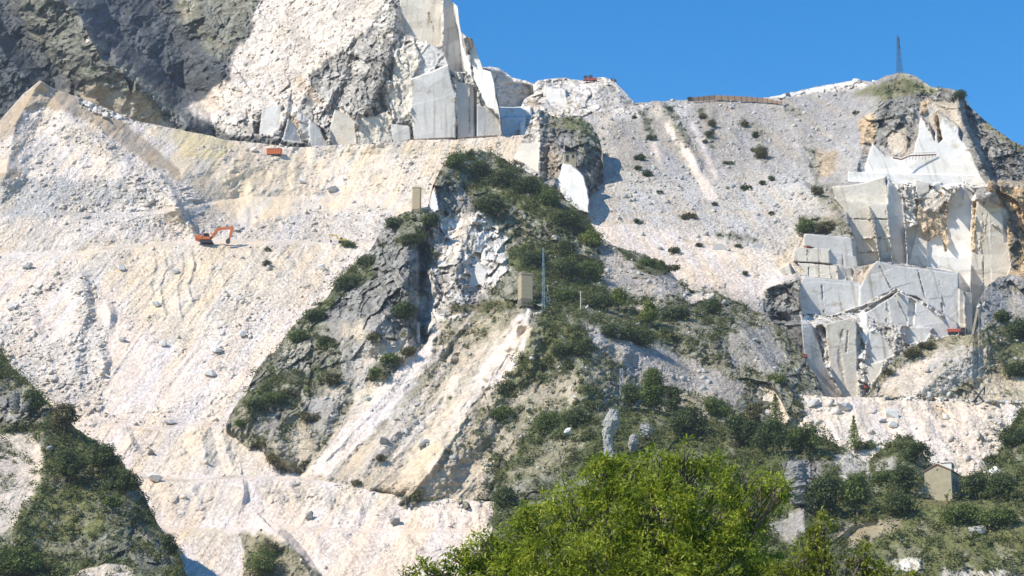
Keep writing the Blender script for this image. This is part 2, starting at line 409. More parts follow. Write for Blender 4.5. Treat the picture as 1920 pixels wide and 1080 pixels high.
D.zone('paleg', [(1100, 215), (1300, 190), (1290, 215), (1180, 222), (1130, 240), (1180, 330), (1130, 390), (1100, 380)], 12, 8)
D.zone('rockw', [(1140, 205), (1225, 192), (1215, 212), (1150, 216)], 3, 3, .7)
D.stripe('pink', [(1255, 235), (1280, 270), (1305, 320), (1335, 370)], 9, 10, 6, .9)
D.stripe('pink', [(1300, 235), (1310, 260), (1340, 330)], 5, 8, 6, .7)
D.stripe('pink', [(1215, 240), (1235, 300)], 5, 8, 4, .7)
for u_, v_, l_ in ((1225, 225, 40), (1275, 250, 35), (1345, 215, 60), (1392, 225, 50), (1445, 250, 60), (1500, 240, 70), (1560, 230, 50), (1480, 330, 40)):
    D.stripe('rockv' if u_ % 2 else 'paleg', [(u_, v_), (u_-l_*.15, v_+l_)], 2.5, 7, 9, .4)
D.stripe('rockv', [(1245, 205), (1262, 225), (1285, 265)], 9, 8, 7, .5)
D.stripe('tanv', [(1215, 225), (1222, 250)], 6, 6, 5, .6)
D.zone('cream', [(1370, 465), (1440, 470), (1480, 500), (1440, 510), (1385, 500)], 10, 10, .8)
D.stripe('tan', [(1090, 392), (1180, 404), (1330, 396), (1480, 402)], 3, 4, 3, .6)
D.stripe('tan', [(1130, 418), (1190, 416)], 4, 4, 3, .8)
D.stripe('dirt', [(1280, 450), (1370, 462)], 3, 4, 3, .5)
D.zone('rockw', [(1440, 180), (1530, 163), (1600, 151), (1625, 156), (1620, 166), (1530, 174), (1460, 186)], 3, 3)
D.zone('cutw', [(1430, 184), (1600, 151), (1600, 160), (1520, 170), (1470, 184)], 3, 2, .7)
D.zone('grass', [(1600, 170), (1640, 160), (1690, 138), (1740, 160), (1760, 175), (1700, 185), (1660, 210), (1640, 215), (1650, 185), (1600, 178)], 8, 9, .75)
D.zone('vegdry', [(1650, 160), (1690, 142), (1735, 165), (1700, 190), (1655, 200)], 10, 12, .6)
D.zone('veg', [(1640, 165), (1660, 150), (1670, 180), (1640, 200)], 6, 8, .6); D.zone('veg', [(1700, 150), (1730, 158), (1720, 178), (1700, 175)], 6, 8, .6)
D.zone('vegdry', [(1745, 165), (1785, 168), (1770, 182), (1745, 180)], 5, 5)
D.zone('rock', [(1640, 190), (1700, 180), (1790, 172), (1800, 210), (1760, 215), (1745, 190), (1715, 205), (1712, 270), (1700, 290), (1640, 270), (1610, 240)], 6, 7)
D.zone('rust', [(1612, 225), (1640, 210), (1640, 280), (1620, 300), (1610, 260)], 6, 6, .8)
D.zone('tan', [(1662, 255), (1700, 240), (1705, 290), (1670, 290)], 6, 6, .9)
D.zone('rust', [(1725, 190), (1745, 185), (1735, 215), (1725, 212)], 4, 4, .8)
D.zone('tan', [(1750, 185), (1795, 190), (1800, 240), (1775, 215), (1745, 200)], 6, 6, .8)
D.zone('rust', [(1530, 285), (1580, 280), (1575, 320), (1545, 335), (1530, 320)], 8, 8, .6)
D.zone('paleg', [(1570, 270), (1640, 270), (1640, 335), (1560, 335)], 8, 8, .6)
D.zone('rock', [(1790, 168), (1830, 200), (1925, 275), (2080, 345), (2080, 420), (1925, 400), (1900, 350), (1850, 345), (1815, 280)], 5, 6)
D.zone('vegdry', [(1840, 225), (1925, 275), (1925, 290), (1880, 262), (1840, 240)], 6, 8, .6)
D.zone('rust', [(1830, 340), (2080, 340), (2080, 520), (1880, 520), (1870, 370)], 4, 6)
D.stripe('rockd', [(1900, 400), (1905, 440), (1900, 500)], 7, 5, 6, .8)
D.stripe('rock', [(1860, 350), (1925, 345)], 6, 5, 6, .6)
D.zone('rockw', [(1660, 335), (1830, 335), (1830, 380), (1700, 500), (1690, 400)], 4, 4)
D.zone('rockv', [(1500, 405), (1580, 408), (1600, 440), (1495, 440)], 5, 6, .8)
D.zone('rockv', [(1515, 345), (1560, 350), (1575, 400), (1545, 385)], 8, 8, .6)
D.zone('tan', [(1480, 440), (1520, 440), (1510, 480), (1450, 500), (1470, 470)], 8, 8, .8)
D.zone('tan', [(1620, 495), (1650, 488), (1620, 545), (1600, 540)], 3, 3)
D.zone('rock', [(1430, 545), (1500, 520), (1500, 590), (1440, 600)], 4, 5)
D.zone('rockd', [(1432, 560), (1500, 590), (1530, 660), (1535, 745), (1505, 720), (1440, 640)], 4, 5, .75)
D.zone('rockw', [(1500, 590), (1620, 580), (1800, 600), (1810, 640), (1680, 660), (1620, 745), (1550, 745)], 4, 4, .9)
for ln, w_ in (([(1318, 210), (1330, 232), (1334, 262)], 7), ([(1420, 240), (1428, 296)], 6), ([(1205, 215), (1222, 250)], 8), ([(1258, 212), (1285, 262)], 8), ([(1392, 225), (1402, 245)], 5), ([(1480, 205), (1500, 212)], 6), ([(1520, 285), (1535, 330)], 7), ([(1345, 440), (1420, 452)], 5)):
    D.stripe('rockv', ln, w_, 7, 9, .7)
# relief of the right mountain
D.ridge([(1660, 150), (1645, 200), (1625, 240), (1612, 300)], 7, 40, 22)
D.ridge([(1792, 165), (1806, 230), (1838, 300), (1862, 350)], 16, 60, 10)
D.ridge([(1240, 195), (1262, 225), (1290, 275), (1310, 310)], 3.5, 22, 12)
D.ridge([(1200, 215), (1215, 250)], 3, 16, 9)
D.ridge([(1500, 230, .3), (1495, 270, 1), (1510, 310, .3)], 2, 22, 14)
D.ridge([(1390, 210, .3), (1380, 250, 1), (1385, 300, .2)], 1.6, 22, 14)
D.ridge([(1335, 205), (1330, 260)], 1.6, 14, 10)
D.ridge([(1425, 240), (1428, 300)], 1.6, 14, 10)
D.ridge([(1505, 345), (1560, 385), (1590, 420)], 5, 30, 8)
D.ridge([(1440, 540), (1490, 520), (1510, 560)], 5, 20, 10)
D.ridge([(1470, 600), (1510, 660), (1540, 745)], -9, 34, 16)
# sawn faces: upper white wall
D.panel('cutw', [(1637, 268), (1660, 292), (1690, 297), (1714, 286), (1728, 219), (1740, 232), (1752, 260), (1758, 208), (1776, 222), (1797, 236), (1800, 262), (1815, 275), (1832, 318), (1848, 350), (1590, 338), (1620, 318)], -1.0, -.25, .12, 1.2, 2.5)
D.zone('tan', [(1735, 225), (1760, 205), (1800, 235), (1795, 250), (1770, 225), (1745, 245)], 6, 8, .6)
D.stripe('rust', [(1730, 222), (1752, 262)], 1.5, 2, 3, .6); D.stripe('tan', [(1660, 290), (1690, 296), (1712, 282)], 3, 4, 3, .6)
D.panel('rust', [(1750, 213), (1757, 208), (1768, 262), (1760, 268)], -1, .3, .1, 1.5, 2, .8)
D.panel('cutw', [(1590, 322), (1850, 330), (1852, 350), (1590, 340)], -4, -.1, .1, 1, 1)
# pillar group on the left of the pit
D.panel('cutc', [(1560, 350), (1610, 345), (1660, 331), (1664, 383), (1625, 381), (1565, 372)], 0, -.15, .08, .8, .8, at=596)
D.panel('cutc', [(1563, 372), (1627, 381), (1632, 405), (1641, 440), (1650, 492), (1608, 500), (1602, 445), (1588, 400)], 0, -.12, .05, .8, .8, at=590)
D.panel('cutc', [(1627, 382), (1664, 384), (1668, 430), (1672, 492), (1650, 492), (1645, 440), (1638, 400)], 0, -.2, .04, .8, .6, at=588.5)
D.panel('cut', [(1664, 334), (1680, 352), (1692, 372), (1697, 430), (1701, 495), (1673, 495), (1668, 430), (1664, 384)], 0, .75, .05, .6, .5, at=592)
D.panel('cutw', [(1693, 345), (1716, 350), (1716, 372), (1740, 380), (1779, 380), (1800, 352), (1811, 342), (1830, 358), (1822, 450), (1818, 550), (1800, 556), (1797, 512), (1702, 494)], 0, -.22, .08, .8, .8, at=594)
D.panel('rockw', [(1693, 345), (1716, 350), (1722, 420), (1697, 430)], 0, -.1, .1, 1.5, 4, at=592.5, rough=.7)
D.panel('cutc', [(1715, 338), (1742, 344), (1742, 362), (1720, 372)], 0, .1, .1, .8, .8, at=593)
D.panel('cut', [(1752, 344), (1765, 342), (1765, 360), (1752, 356)], 0, .6, .1, .8, .5, at=594)
D.panel('cut', [(1806, 340), (1812, 352), (1828, 362), (1824, 374), (1805, 374)], 0, .6, .1, .8, .5, at=593)
D.panel('rust', [(1722, 372), (1738, 362), (1765, 358), (1778, 384), (1776, 420), (1780, 455), (1772, 464), (1764, 440), (1737, 452), (1722, 442), (1718, 405)], 0, -.1, .12, 2, 4, at=592.5, rough=.6, amt=.75)
D.panel('rockw', [(1725, 366), (1760, 358), (1774, 376), (1760, 398), (1735, 400)], 0, -.2, .15, 2, 4, at=592, rough=.5, amt=.7)
D.panel('rust', [(1822, 375), (1834, 374), (1832, 470), (1820, 480)], 0, .4, .05, 1, 2, at=589, rough=.4, amt=.7)
D.panel('cutc', [(1832, 374), (1856, 380), (1858, 480), (1862, 560), (1832, 625), (1824, 620), (1820, 480)], 0, -.15, .02, .6, .6, at=586)
D.panel('cutc', [(1856, 380), (1882, 390), (1884, 425), (1896, 500), (1870, 560), (1860, 560), (1857, 480)], 0, -.05, .02, .6, .6, at=585)
D.panel('cut', [(1880, 392), (1886, 392), (1890, 455), (1882, 455)], 0, .7, 0, .6, .5, at=586)
D.panel('cutc', [(1703, 495), (1720, 430), (1740, 452), (1738, 505)], -.4, -.1, .05, 1, 1, amt=.5)
D.stripe('rust', [(1828, 380), (1826, 470)], 3, 3, 3, .6); D.stripe('rust', [(1853, 400), (1838, 470)], 1.6, 2, 3, .45); D.stripe('rust', [(1845, 380), (1836, 470)], 1.2, 2, 3, .4)
D.stripe('rust', [(1768, 440), (1774, 470)], 3, 3, 2, .5)
D.stripe('rockd', [(1843, 480), (1846, 600)], .8, 1.5, 1, .5); D.stripe('rust', [(1662, 390), (1663, 470)], 2, 2, 2, .3)
for ln in ([(1590, 410), (1640, 412)], [(1602, 448), (1646, 446)], [(1605, 475), (1650, 470)], [(1640, 410), (1666, 412)], [(1645, 447), (1670, 444)], [(1860, 420), (1884, 432)]):
    D.stripe('rockw', ln, .9, 1.2, .6, .8)
# terraces of big blocks
D.panel('cut', [(1508, 438), (1600, 446), (1603, 482), (1552, 470), (1506, 462)], 0, -.1, .05, .7, .4, at=580)
D.panel('cut', [(1597, 446), (1604, 452), (1606, 484), (1601, 482)], 0, .7, .05, .6, .2, at=580.5)
D.panel('cutc', [(1490, 463), (1556, 468), (1556, 494), (1487, 490)], 0, -.12, .05, .7, .4, at=576)
D.panel('cut', [(1556, 470), (1606, 482), (1611, 506), (1556, 494)], 0, .05, .05, .7, .4, at=577)
D.panel('cutc', [(1496, 493), (1572, 499), (1574, 524), (1512, 517)], 0, -.12, .05, .7, .4, at=572)
D.panel('cut', [(1571, 499), (1602, 503), (1598, 528), (1573, 524)], 0, .2, .05, .7, .4, at=573)
D.panel('cutc', [(1462, 503), (1480, 494), (1486, 515), (1466, 516)], 0, -.2, .05, .7, .4, at=572)
for x_, y0_, y1_ in ((1516, 494, 518), (1536, 495, 519), (1556, 497, 522), (1586, 502, 526), (1512, 464, 491), (1535, 466, 492), (1580, 476, 500)):
    D.stripe('rockd', [(x_, y0_), (x_+.5, y1_)], .7, 1.0, .5, .5)
D.stripe('rust', [(1570, 500), (1571, 522)], 1.5, 1.5, .8, .4); D.stripe('rust', [(1598, 505), (1602, 524)], 2, 2, 1, .5)
# big grey walls
D.panel('cut', [(1505, 519), (1570, 524), (1614, 532), (1614, 572), (1560, 592), (1506, 590), (1498, 560)], 0, .0, .05, .7, 1.5, at=559)
D.panel('cut', [(1612, 575), (1612, 540), (1630, 505), (1644, 490), (1680, 498), (1797, 513), (1800, 625), (1762, 606), (1715, 570), (1680, 543), (1645, 556)], 0, .03, .05, .7, 1.5, at=557)
D.panel('cut', [(1622, 588), (1665, 560), (1672, 606), (1640, 602)], 0, -.08, .06, .8, 1.5, at=551)
D.panel('cut', [(1664, 562), (1682, 548), (1706, 556), (1704, 612), (1672, 608)], 0, .08, .05, .8, 1.5, at=550.5)
D.panel('cut', [(1706, 556), (1745, 572), (1795, 606), (1798, 628), (1765, 632), (1704, 612)], 0, -.03, .05, .8, 1.5, at=550)
D.panel('cut', [(1706, 556), (1717, 566), (1713, 612), (1702, 610)], 1.2, .6, .05, .8, .5)
D.panel('cutc', [(1798, 540), (1808, 545), (1810, 632), (1798, 630)], 0, .2, 0, .6, .5, at=556)
D.panel('cutc', [(1810, 548), (1824, 548), (1824, 630), (1811, 632)], 0, .25, 0, .6, .5, at=557)
D.panel('cut', [(1697, 612), (1750, 616), (1735, 640), (1700, 645)], 0, -.1, .08, .8, 1.5, at=542)
D.panel('cut', [(1628, 622), (1650, 622), (1678, 665), (1640, 685), (1622, 678)], 0, -.1, .1, .8, 1.5, at=538)
D.panel('cutc', [(1622, 684), (1655, 678), (1650, 700), (1624, 730)], 0, -.15, .15, .8, 1.5, at=535)
D.panel('cutc', [(1548, 608), (1590, 598), (1606, 604), (1608, 748), (1584, 748), (1560, 700), (1552, 660)], 0, -.08, .04, .8, 1.5, at=536)
D.panel('cut', [(1500, 590), (1522, 610), (1550, 690), (1578, 748), (1520, 750), (1512, 700)], 0, .45, .05, .8, 2, at=537)
for ln in ([(1650, 500), (1700, 600)], [(1720, 505), (1735, 560)], [(1760, 515), (1768, 590)], [(1540, 525), (1545, 585)], [(1660, 565), (1662, 605)]):
    D.stripe('rockd', ln, .5, 1.2, 2.0, .4)
D.stripe('rockw', [(1616, 600), (1622, 660), (1614, 745)], 7, 4, 4); D.stripe('cutw', [(1618, 590), (1625, 640)], 7, 4, 4)
D.stripe('rockw', [(1508, 592), (1560, 596), (1612, 580), (1680, 545), (1720, 560), (1770, 595)], 2.5, 2, 2)
D.stripe('cutw', [(1512, 531), (1530, 527), (1612, 535)], 1, 1.2, .5); D.stripe('cutw', [(1560, 672), (1605, 655)], .8, 1.2, .5)
D.stripe('tan', [(1580, 620), (1575, 680), (1590, 745)], 3, 4, 4, .5); D.stripe('rust', [(1590, 620), (1587, 660)], 1.2, 2, 3, .4)
D.slant = -.3
D.relief(1.0)
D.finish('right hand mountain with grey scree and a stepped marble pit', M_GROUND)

# ---- upper left marble peak
B = Sheet('marble_peak', -200, 942, [
 [(-200, 340, 70), (350, 340, 70), (500, 330, 55), (942, 330, 52)],
 [(-200, 260, 62), (350, 240, 55), (480, 262, 26), (560, 275, 18), (740, 268, 16), (942, 258, 12)],
 [(-200, 100, 20), (300, 100, 30), (450, 110, 15), (560, 130, 0), (700, 130, -40), (800, 120, -55), (903, 129, -50), (930, 180, -28), (938, 225, -8), (942, 256, 8)],
 [(-200, -80, -20), (300, -80, 10), (560, -80, -40), (640, -80, -90), (740, -80, -130), (835, -40, -118), (846, 2, -108), (858, 12, -104), (864, 60, -90), (874, 68, -88), (886, 72, -86), (899, 112, -62), (906, 128, -50), (920, 131, -48), (930, 172, -30), (936, 200, -18), (942, 250, 8)]],
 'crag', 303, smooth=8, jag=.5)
B.zone('crag_shade', [(-200, -90), (10, -20), (60, 70), (130, 150), (60, 240), (-200, 300)], 12, 14)  # shadow at the left edge painted into the rock colour
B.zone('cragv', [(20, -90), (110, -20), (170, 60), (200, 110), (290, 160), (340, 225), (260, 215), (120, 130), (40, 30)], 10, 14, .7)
B.zone('crag_shade', [(105, -90), (310, -90), (345, 50), (400, 100), (430, 150), (352, 215), (290, 160), (180, 70)], 10, 10)  # shade right of the spur painted into the rock colour
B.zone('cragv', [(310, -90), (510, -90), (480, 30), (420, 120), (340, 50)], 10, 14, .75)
B.zone('tanv', [(320, -90), (400, -90), (360, 40), (330, 20)], 10, 14, .7)
B.zone('fan', [(500, -90), (745, -90), (735, 20), (690, 60), (640, 90), (600, 118), (580, 150), (560, 205), (500, 240), (440, 255), (350, 205), (432, 142), (430, 110), (470, 60)], 8, 12)
B.zone('rockw', [(350, 205), (440, 215), (560, 190), (600, 200), (590, 270), (430, 250)], 8, 8, .6)
B.zone('rockw', [(735, -90), (860, -90), (950, 270), (590, 275), (590, 170), (640, 90), (700, 60)], 8, 8, .85)
B.zone('rock', [(590, 130), (640, 95), (730, 30), (745, 80), (720, 150), (700, 260), (680, 260), (650, 200), (600, 190), (575, 160)], 14, 18, .42)
B.stripe('rock', [(735, 10), (725, 90), (715, 160), (700, 250)], 8, 8, 8, .5)  # shadow streak down the cliff painted as a darker stripe
B.stripe('rust', [(560, 150), (600, 190)], 8, 8, 6, .4); B.stripe('rust', [(540, 215), (580, 260)], 5, 5, 5, .5)
B.zone('tan', [(150, 165), (190, 152), (212, 172), (272, 176), (290, 210), (335, 245), (150, 235)], 8, 8, .9)
# spurs with gullies to their right
B.ridge([(-110, -90), (-60, -20), (-28, 50), (15, 110), (70, 160)], 42, 90, 30)
B.ridge([(70, -90), (100, -10), (152, 30), (168, 70), (192, 112), (250, 150), (300, 195), (350, 235)], 75, 80, 50)
B.ridge([(225, -90), (290, 10), (345, 100), (340, 190)], -45, 90, 75)
B.ridge([(-40, -90), (0, 0), (50, 90), (90, 150)], -18, 60, 40)
B.ridge([(700, -90), (742, 20), (735, 80), (715, 150), (690, 200)], 7, 60, 16)
B.ridge([(655, 100), (640, 150), (612, 200)], 6, 40, 14)
B.ridge([(300, -90), (370, 20), (430, 110)], -8, 40, 90)
B.ridge([(540, 195), (530, 235)], 5, 40, 8)
# sawn faces of the peak
B.panel('cutc', [(748, -60), (826, -60), (829, 40), (828, 85), (812, 88), (756, 60), (750, 20)], -1, -.05, .12, 1, 2)
B.panel('cut', [(828, -60), (846, -20), (858, 30), (868, 100), (872, 136), (848, 134), (832, 100)], 3, .65, .05, 1, 1)
B.panel('cutw', [(846, -10), (858, 12), (864, 60), (882, 120), (884, 145), (870, 130), (860, 60)], -1.5, -.5, .1, 1, 1)
B.panel('cutw', [(877, 72), (888, 74), (906, 130), (922, 134), (934, 200), (938, 222), (912, 200), (890, 150)], -1.5, -.4, .1, 1, 2)
B.panel('cut', [(800, 78), (835, 100), (840, 118), (775, 146), (785, 110)], -.5, -.3, .1, 1.5, 3, rough=.3)
B.panel('cut', [(772, 148), (841, 121), (848, 160), (853, 175), (855, 258), (776, 262), (772, 200)], -2, -.15, .05, 1, 1)
B.panel('cut', [(856, 152), (887, 160), (893, 200), (892, 256), (858, 260)], 1.5, .35, .03, 1, .5)
B.panel('cut', [(894, 196), (925, 206), (937, 232), (939, 254), (894, 257)], -1.5, .15, .05, 1, .5)
B.panel('cut', [(888, 162), (894, 170), (894, 256), (890, 256)], 4, .9, .03, .7, .3)
B.panel('cut', [(578, 222), (600, 240), (614, 276), (580, 274)], -.3, .2, .08, 1, .6)
B.panel('cutc', [(628, 206), (664, 224), (667, 272), (626, 276), (618, 240)], -.3, -.15, .1, 1, 1)
B.panel('cutc', [(672, 215), (700, 222), (728, 206), (736, 232), (736, 268), (672, 272)], -.5, -.2, .08, 2, 4, rough=.35)
B.panel('cutc', [(742, 95), (776, 78), (790, 110), (772, 148), (768, 225), (742, 228), (730, 180)], -1, -.3, .12, 2, 5, rough=.45)
B.panel('cut', [(556, 205), (580, 222), (580, 262), (566, 262)], -.3, .1, .1, 1.5, 3, rough=.3)
B.panel('cut', [(735, 232), (768, 237), (771, 262), (737, 268)], -1, -.1, .1, 1, 1)
B.panel('cut', [(492, 200), (530, 197), (524, 235), (510, 252), (486, 250)], -1.5, -.2, .3, 1, 1.5)
B.panel('rockd', [(472, 215), (492, 203), (486, 252), (476, 250)], 3, .8, .1, 1, 1, .4)
B.panel('cut', [(540, 222), (556, 240), (566, 268), (530, 262)], -.5, .5, .1, 1, 1)
B.stripe('rust', [(880, 165), (880, 250)], 1, 1.5, .5, .6); B.stripe('rust', [(804, 25), (815, 60)], 1.4, 2, 3, .5)
B.stripe('cutw', [(775, 147), (812, 135), (840, 121)], 1, 1.5, 1); B.stripe('cutw', [(776, 196), (820, 185)], 1, 1.5, 1)
B.ribk = 1.8
B.relief(1.0)
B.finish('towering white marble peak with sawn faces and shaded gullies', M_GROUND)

# ---- rocky outcrop carrying the small hut
O = Sheet('rocky_outcrop', 940, 1136, [
 [(940, 430, 34), (1136, 430, 34)],
 [(940, 345, 5), (985, 345, 0), (1060, 345, -8), (1136, 345, 18)],
 [(940, 330, 20), (962, 300, 5), (980, 262, -10), (998, 216, -20), (1010, 205, -24), (1024, 212, -24), (1050, 222, -22), (1085, 217, -20), (1108, 232, -18), (1124, 262, -10), (1131, 292, 0), (1127, 312, 8), (1113, 342, 12), (1118, 380, 12), (1136, 400, 30)]],
 'rock', 404, smooth=5, jag=1.0)
O.zone('rockw', [(940, 330), (998, 216), (1015, 215), (1010, 262), (1012, 330), (940, 340)], 4, 4, .8)
O.zone('rockv', [(1015, 212), (1110, 225), (1130, 280), (1110, 310), (1080, 290), (1075, 245), (1030, 240)], 6, 8, .9)
O.zone('veg', [(1040, 218), (1100, 225), (1115, 260), (1075, 245)], 6, 6, .7)
O.zone('rust', [(1022, 260), (1055, 290), (1045, 335), (1020, 330)], 8, 8, .35)
O.ridge([(1010, 205), (1013, 260), (1012, 330)], 6, 40, 14)
O.ridge([(1085, 215), (1090, 280), (1085, 330)], 6, 40, 36)
O.panel('cutc', [(972, 265), (1011, 268), (1009, 324), (985, 310), (958, 298)], -1, -.35, .3, 1, 1.5)
O.panel('cutw', [(1056, 306), (1072, 308), (1094, 330), (1102, 355), (1105, 400), (1070, 390), (1042, 345)], -8, -.45, .5, 1, 2)
O.relief(1.0)
O.finish('dark craggy outcrop crowned with scrub beside the grey scree', M_GROUND)

# ---- the great white scree on the left
A = Sheet('white_scree_slope', -200, 1040, [
 [(-200, 1130, -4), (1040, 1130, -4)],
 [(-200, 998, -2), (300, 992, -2), (420, 1000, -2), (520, 992, -2), (640, 998, -2), (1040, 1000, -2)],
 [(-200, 990, 6), (300, 985, 6), (420, 993, 6), (520, 986, 6), (640, 991, 6), (1040, 993, 6)],
 [(-200, 900, 2), (270, 898, 2), (350, 905, 2), (430, 897, 2), (560, 900, 2), (650, 908, 2), (720, 925, 2), (1040, 948, 2)],
 [(-200, 893, 12), (270, 892, 12), (350, 899, 12), (430, 891, 12), (560, 894, 12), (650, 902, 12), (720, 919, 12), (1040, 942, 12)],
 [(-200, 788, 10), (170, 790, 10), (250, 800, 10), (300, 806, 10), (380, 798, 10), (470, 806, 9), (520, 850, 9), (600, 880, 12), (720, 905, 14), (1040, 930, 14)],
 [(-200, 782, 17), (170, 784, 17), (300, 799, 17), (380, 792, 17), (470, 800, 16), (520, 845, 14), (600, 875, 16), (720, 900, 18), (1040, 925, 18)],
 [(-200, 485, 2), (150, 480, 2), (200, 470, 3), (345, 457, 4), (700, 455, 8), (1040, 455, 10)],
 [(-200, 478, 12), (150, 473, 12), (200, 463, 14), (345, 451, 18), (700, 450, 20), (1040, 450, 20)],
 [(-200, 400, 4), (100, 402, 4), (250, 405, 6), (340, 392, 10), (450, 375, 26), (700, 370, 30), (1040, 370, 26)],
 [(-200, 395, 9), (100, 397, 9), (250, 400, 10), (340, 388, 13), (450, 371, 28), (700, 366, 32), (1040, 366, 28)],
 [(-200, 300, -4), (0, 270, -18), (75, 235, -25), (200, 265, -14), (330, 300, 2), (480, 298, 12), (700, 290, 18), (1040, 290, 14)],
 [(-200, 330, 0), (-100, 280, -12), (0, 225, -30), (40, 180, -42), (75, 150, -50), (100, 166, -46), (150, 183, -38), (200, 203, -30), (250, 226, -18), (330, 242, -8), (400, 256, 0), (425, 263, 4), (480, 268, 8), (560, 277, 12), (640, 271, 10), (700, 270, 10), (780, 262, 8), (850, 262, 6), (950, 255, 4), (1040, 250, 4)]],
 'scree', 505, smooth=4, jag=.5)
A.zone('pink', [(-200, 480), (180, 530), (400, 600), (560, 480), (700, 460), (600, 600), (480, 700), (420, 800), (150, 780), (-200, 780)], 40, 20)
A.zone('cream', [(130, 445), (330, 455), (480, 450), (700, 455), (650, 500), (560, 560), (430, 600), (330, 650), (260, 600), (230, 540), (150, 490)], 25, 20)
A.zone('cream', [(270, 470), (450, 470), (450, 560), (350, 660), (290, 600)], 20, 20, .8)
A.zone('rubble', [(-200, 600), (0, 600), (60, 540), (130, 500), (180, 530), (200, 620), (190, 700), (210, 790), (120, 760), (-200, 650)], 18, 22)
A.zone('pink', [(70, 560), (140, 530), (140, 620), (80, 650), (60, 600)], 14, 12)
A.zone('rubble', [(400, 560), (520, 540), (640, 470), (700, 470), (560, 590), (470, 690), (410, 720), (380, 650)], 24, 20, .5)
A.zone('pink', [(640, 560), (700, 470), (600, 560), (520, 660), (430, 740), (200, 760), (220, 800), (480, 800), (600, 700)], 18, 12)
A.zone('rubble', [(380, 740), (470, 720), (440, 800), (230, 830), (200, 800), (300, 760)], 10, 12, .5)
A.zone('sand', [(150, 190), (250, 225), (430, 262), (560, 285), (700, 275), (840, 265), (960, 262), (1040, 260), (1040, 330), (840, 330), (780, 335), (765, 370), (720, 405), (600, 405), (520, 420), (440, 432), (370, 390), (300, 330)], 14, 12)
A.zone('scree', [(640, 300), (770, 300), (850, 280), (840, 320), (775, 345), (760, 375), (700, 395), (630, 380), (560, 390), (560, 340)], 30, 22, .6)
A.zone('rubble', [(430, 425), (520, 412), (600, 392), (720, 392), (740, 400), (720, 430), (690, 452), (440, 453)], 10, 10)
A.zone('rubble', [(740, 290), (800, 270), (805, 300), (760, 330)], 8, 8, .5)
A.zone('scree', [(100, 170), (250, 230), (330, 280), (290, 300), (180, 240), (60, 205), (35, 250), (33, 325), (250, 330), (250, 290)], 10, 10)
A.zone('scree', [(30, 205), (100, 200), (200, 250), (255, 300), (250, 320), (100, 335), (33, 325)], 8, 8)
A.zone('rubble', [(120, 240), (230, 260), (250, 300), (200, 300), (120, 260), (60, 320), (50, 310)], 10, 12, .8)
A.zone('dirt', [(73, 148), (110, 164), (155, 184), (210, 212), (262, 250), (300, 285), (335, 320), (345, 345), (300, 325), (245, 288), (190, 240), (120, 208), (80, 200), (45, 210), (32, 245), (34, 330), (-200, 400), (-200, 280), (0, 222)], 6, 6, .85)
A.zone('dirt', [(-200, 330), (20, 310), (46, 331), (0, 342), (-200, 345)], 4, 4)
A.zone('scree', [(-200, 232), (0, 262), (30, 250), (32, 320), (-200, 330)], 6, 8, .8)
A.zone('yellow', [(328, 236), (400, 243), (432, 262), (437, 285), (400, 296), (345, 292), (325, 260)], 8, 8, .7)
A.zone('rockw', [(150, 178), (200, 200), (280, 215), (275, 232), (200, 222), (150, 200)], 4, 5)
A.zone('paleg', [(-200, 335), (240, 335), (300, 390), (330, 400), (200, 410), (-200, 400)], 10, 12)
A.zone('rubble', [(235, 305), (300, 315), (365, 360), (445, 425), (380, 445), (320, 420), (270, 390), (240, 350)], 8, 12)
A.zone('rubble', [(100, 385), (250, 380), (330, 400), (340, 440), (200, 420)], 10, 12, .8)
A.zone('dirt', [(300, 385), (345, 395), (350, 425), (310, 415)], 8, 8, .5)
A.zone('paleg', [(360, 372), (400, 385), (420, 420), (370, 440), (345, 420)], 6, 6, .6)
A.zone('pink', [(200, 790), (1040, 900), (1040, 1120), (-200, 1120), (-200, 850)], 20, 10)
A.zone('cream', [(225, 805), (350, 805), (460, 805), (500, 850), (480, 895), (380, 885), (260, 890)], 10, 10, .7)
A.zone('cream', [(370, 800), (470, 806), (480, 895), (420, 900), (380, 850)], 8, 10, .8)
A.zone('cream', [(270, 905), (330, 900), (450, 905), (450, 960), (360, 985), (290, 960)], 10, 10, .6)
A.zone('cream', [(480, 905), (640, 915), (760, 930), (700, 960), (560, 950), (500, 940)], 10, 10, .7)
A.zone('yellow', [(340, 995), (420, 990), (410, 1010), (350, 1015)], 5, 5, .5)
A.zone('cream', [(340, 995), (450, 1000), (440, 1075), (400, 1080), (360, 1040)], 8, 8, .7)
A.zone('tanv', [(450, 1000), (490, 998), (540, 1020), (600, 1075), (610, 1130), (470, 1130), (455, 1060)], 8, 8)
A.stripe('dirt', [(225, 802), (290, 808)], 2.5, 3, 2, .5)
A.stripe('tan', [(262, 895), (350, 902), (440, 893)], 2, 3, 2, .7)
A.stripe('tan', [(-20, 470), (100, 465), (180, 468), (345, 455)], 3, 4, 3, .4)
A.zone('tan', [(0, 405), (80, 410), (130, 440), (60, 470), (0, 460)], 10, 10, .4)
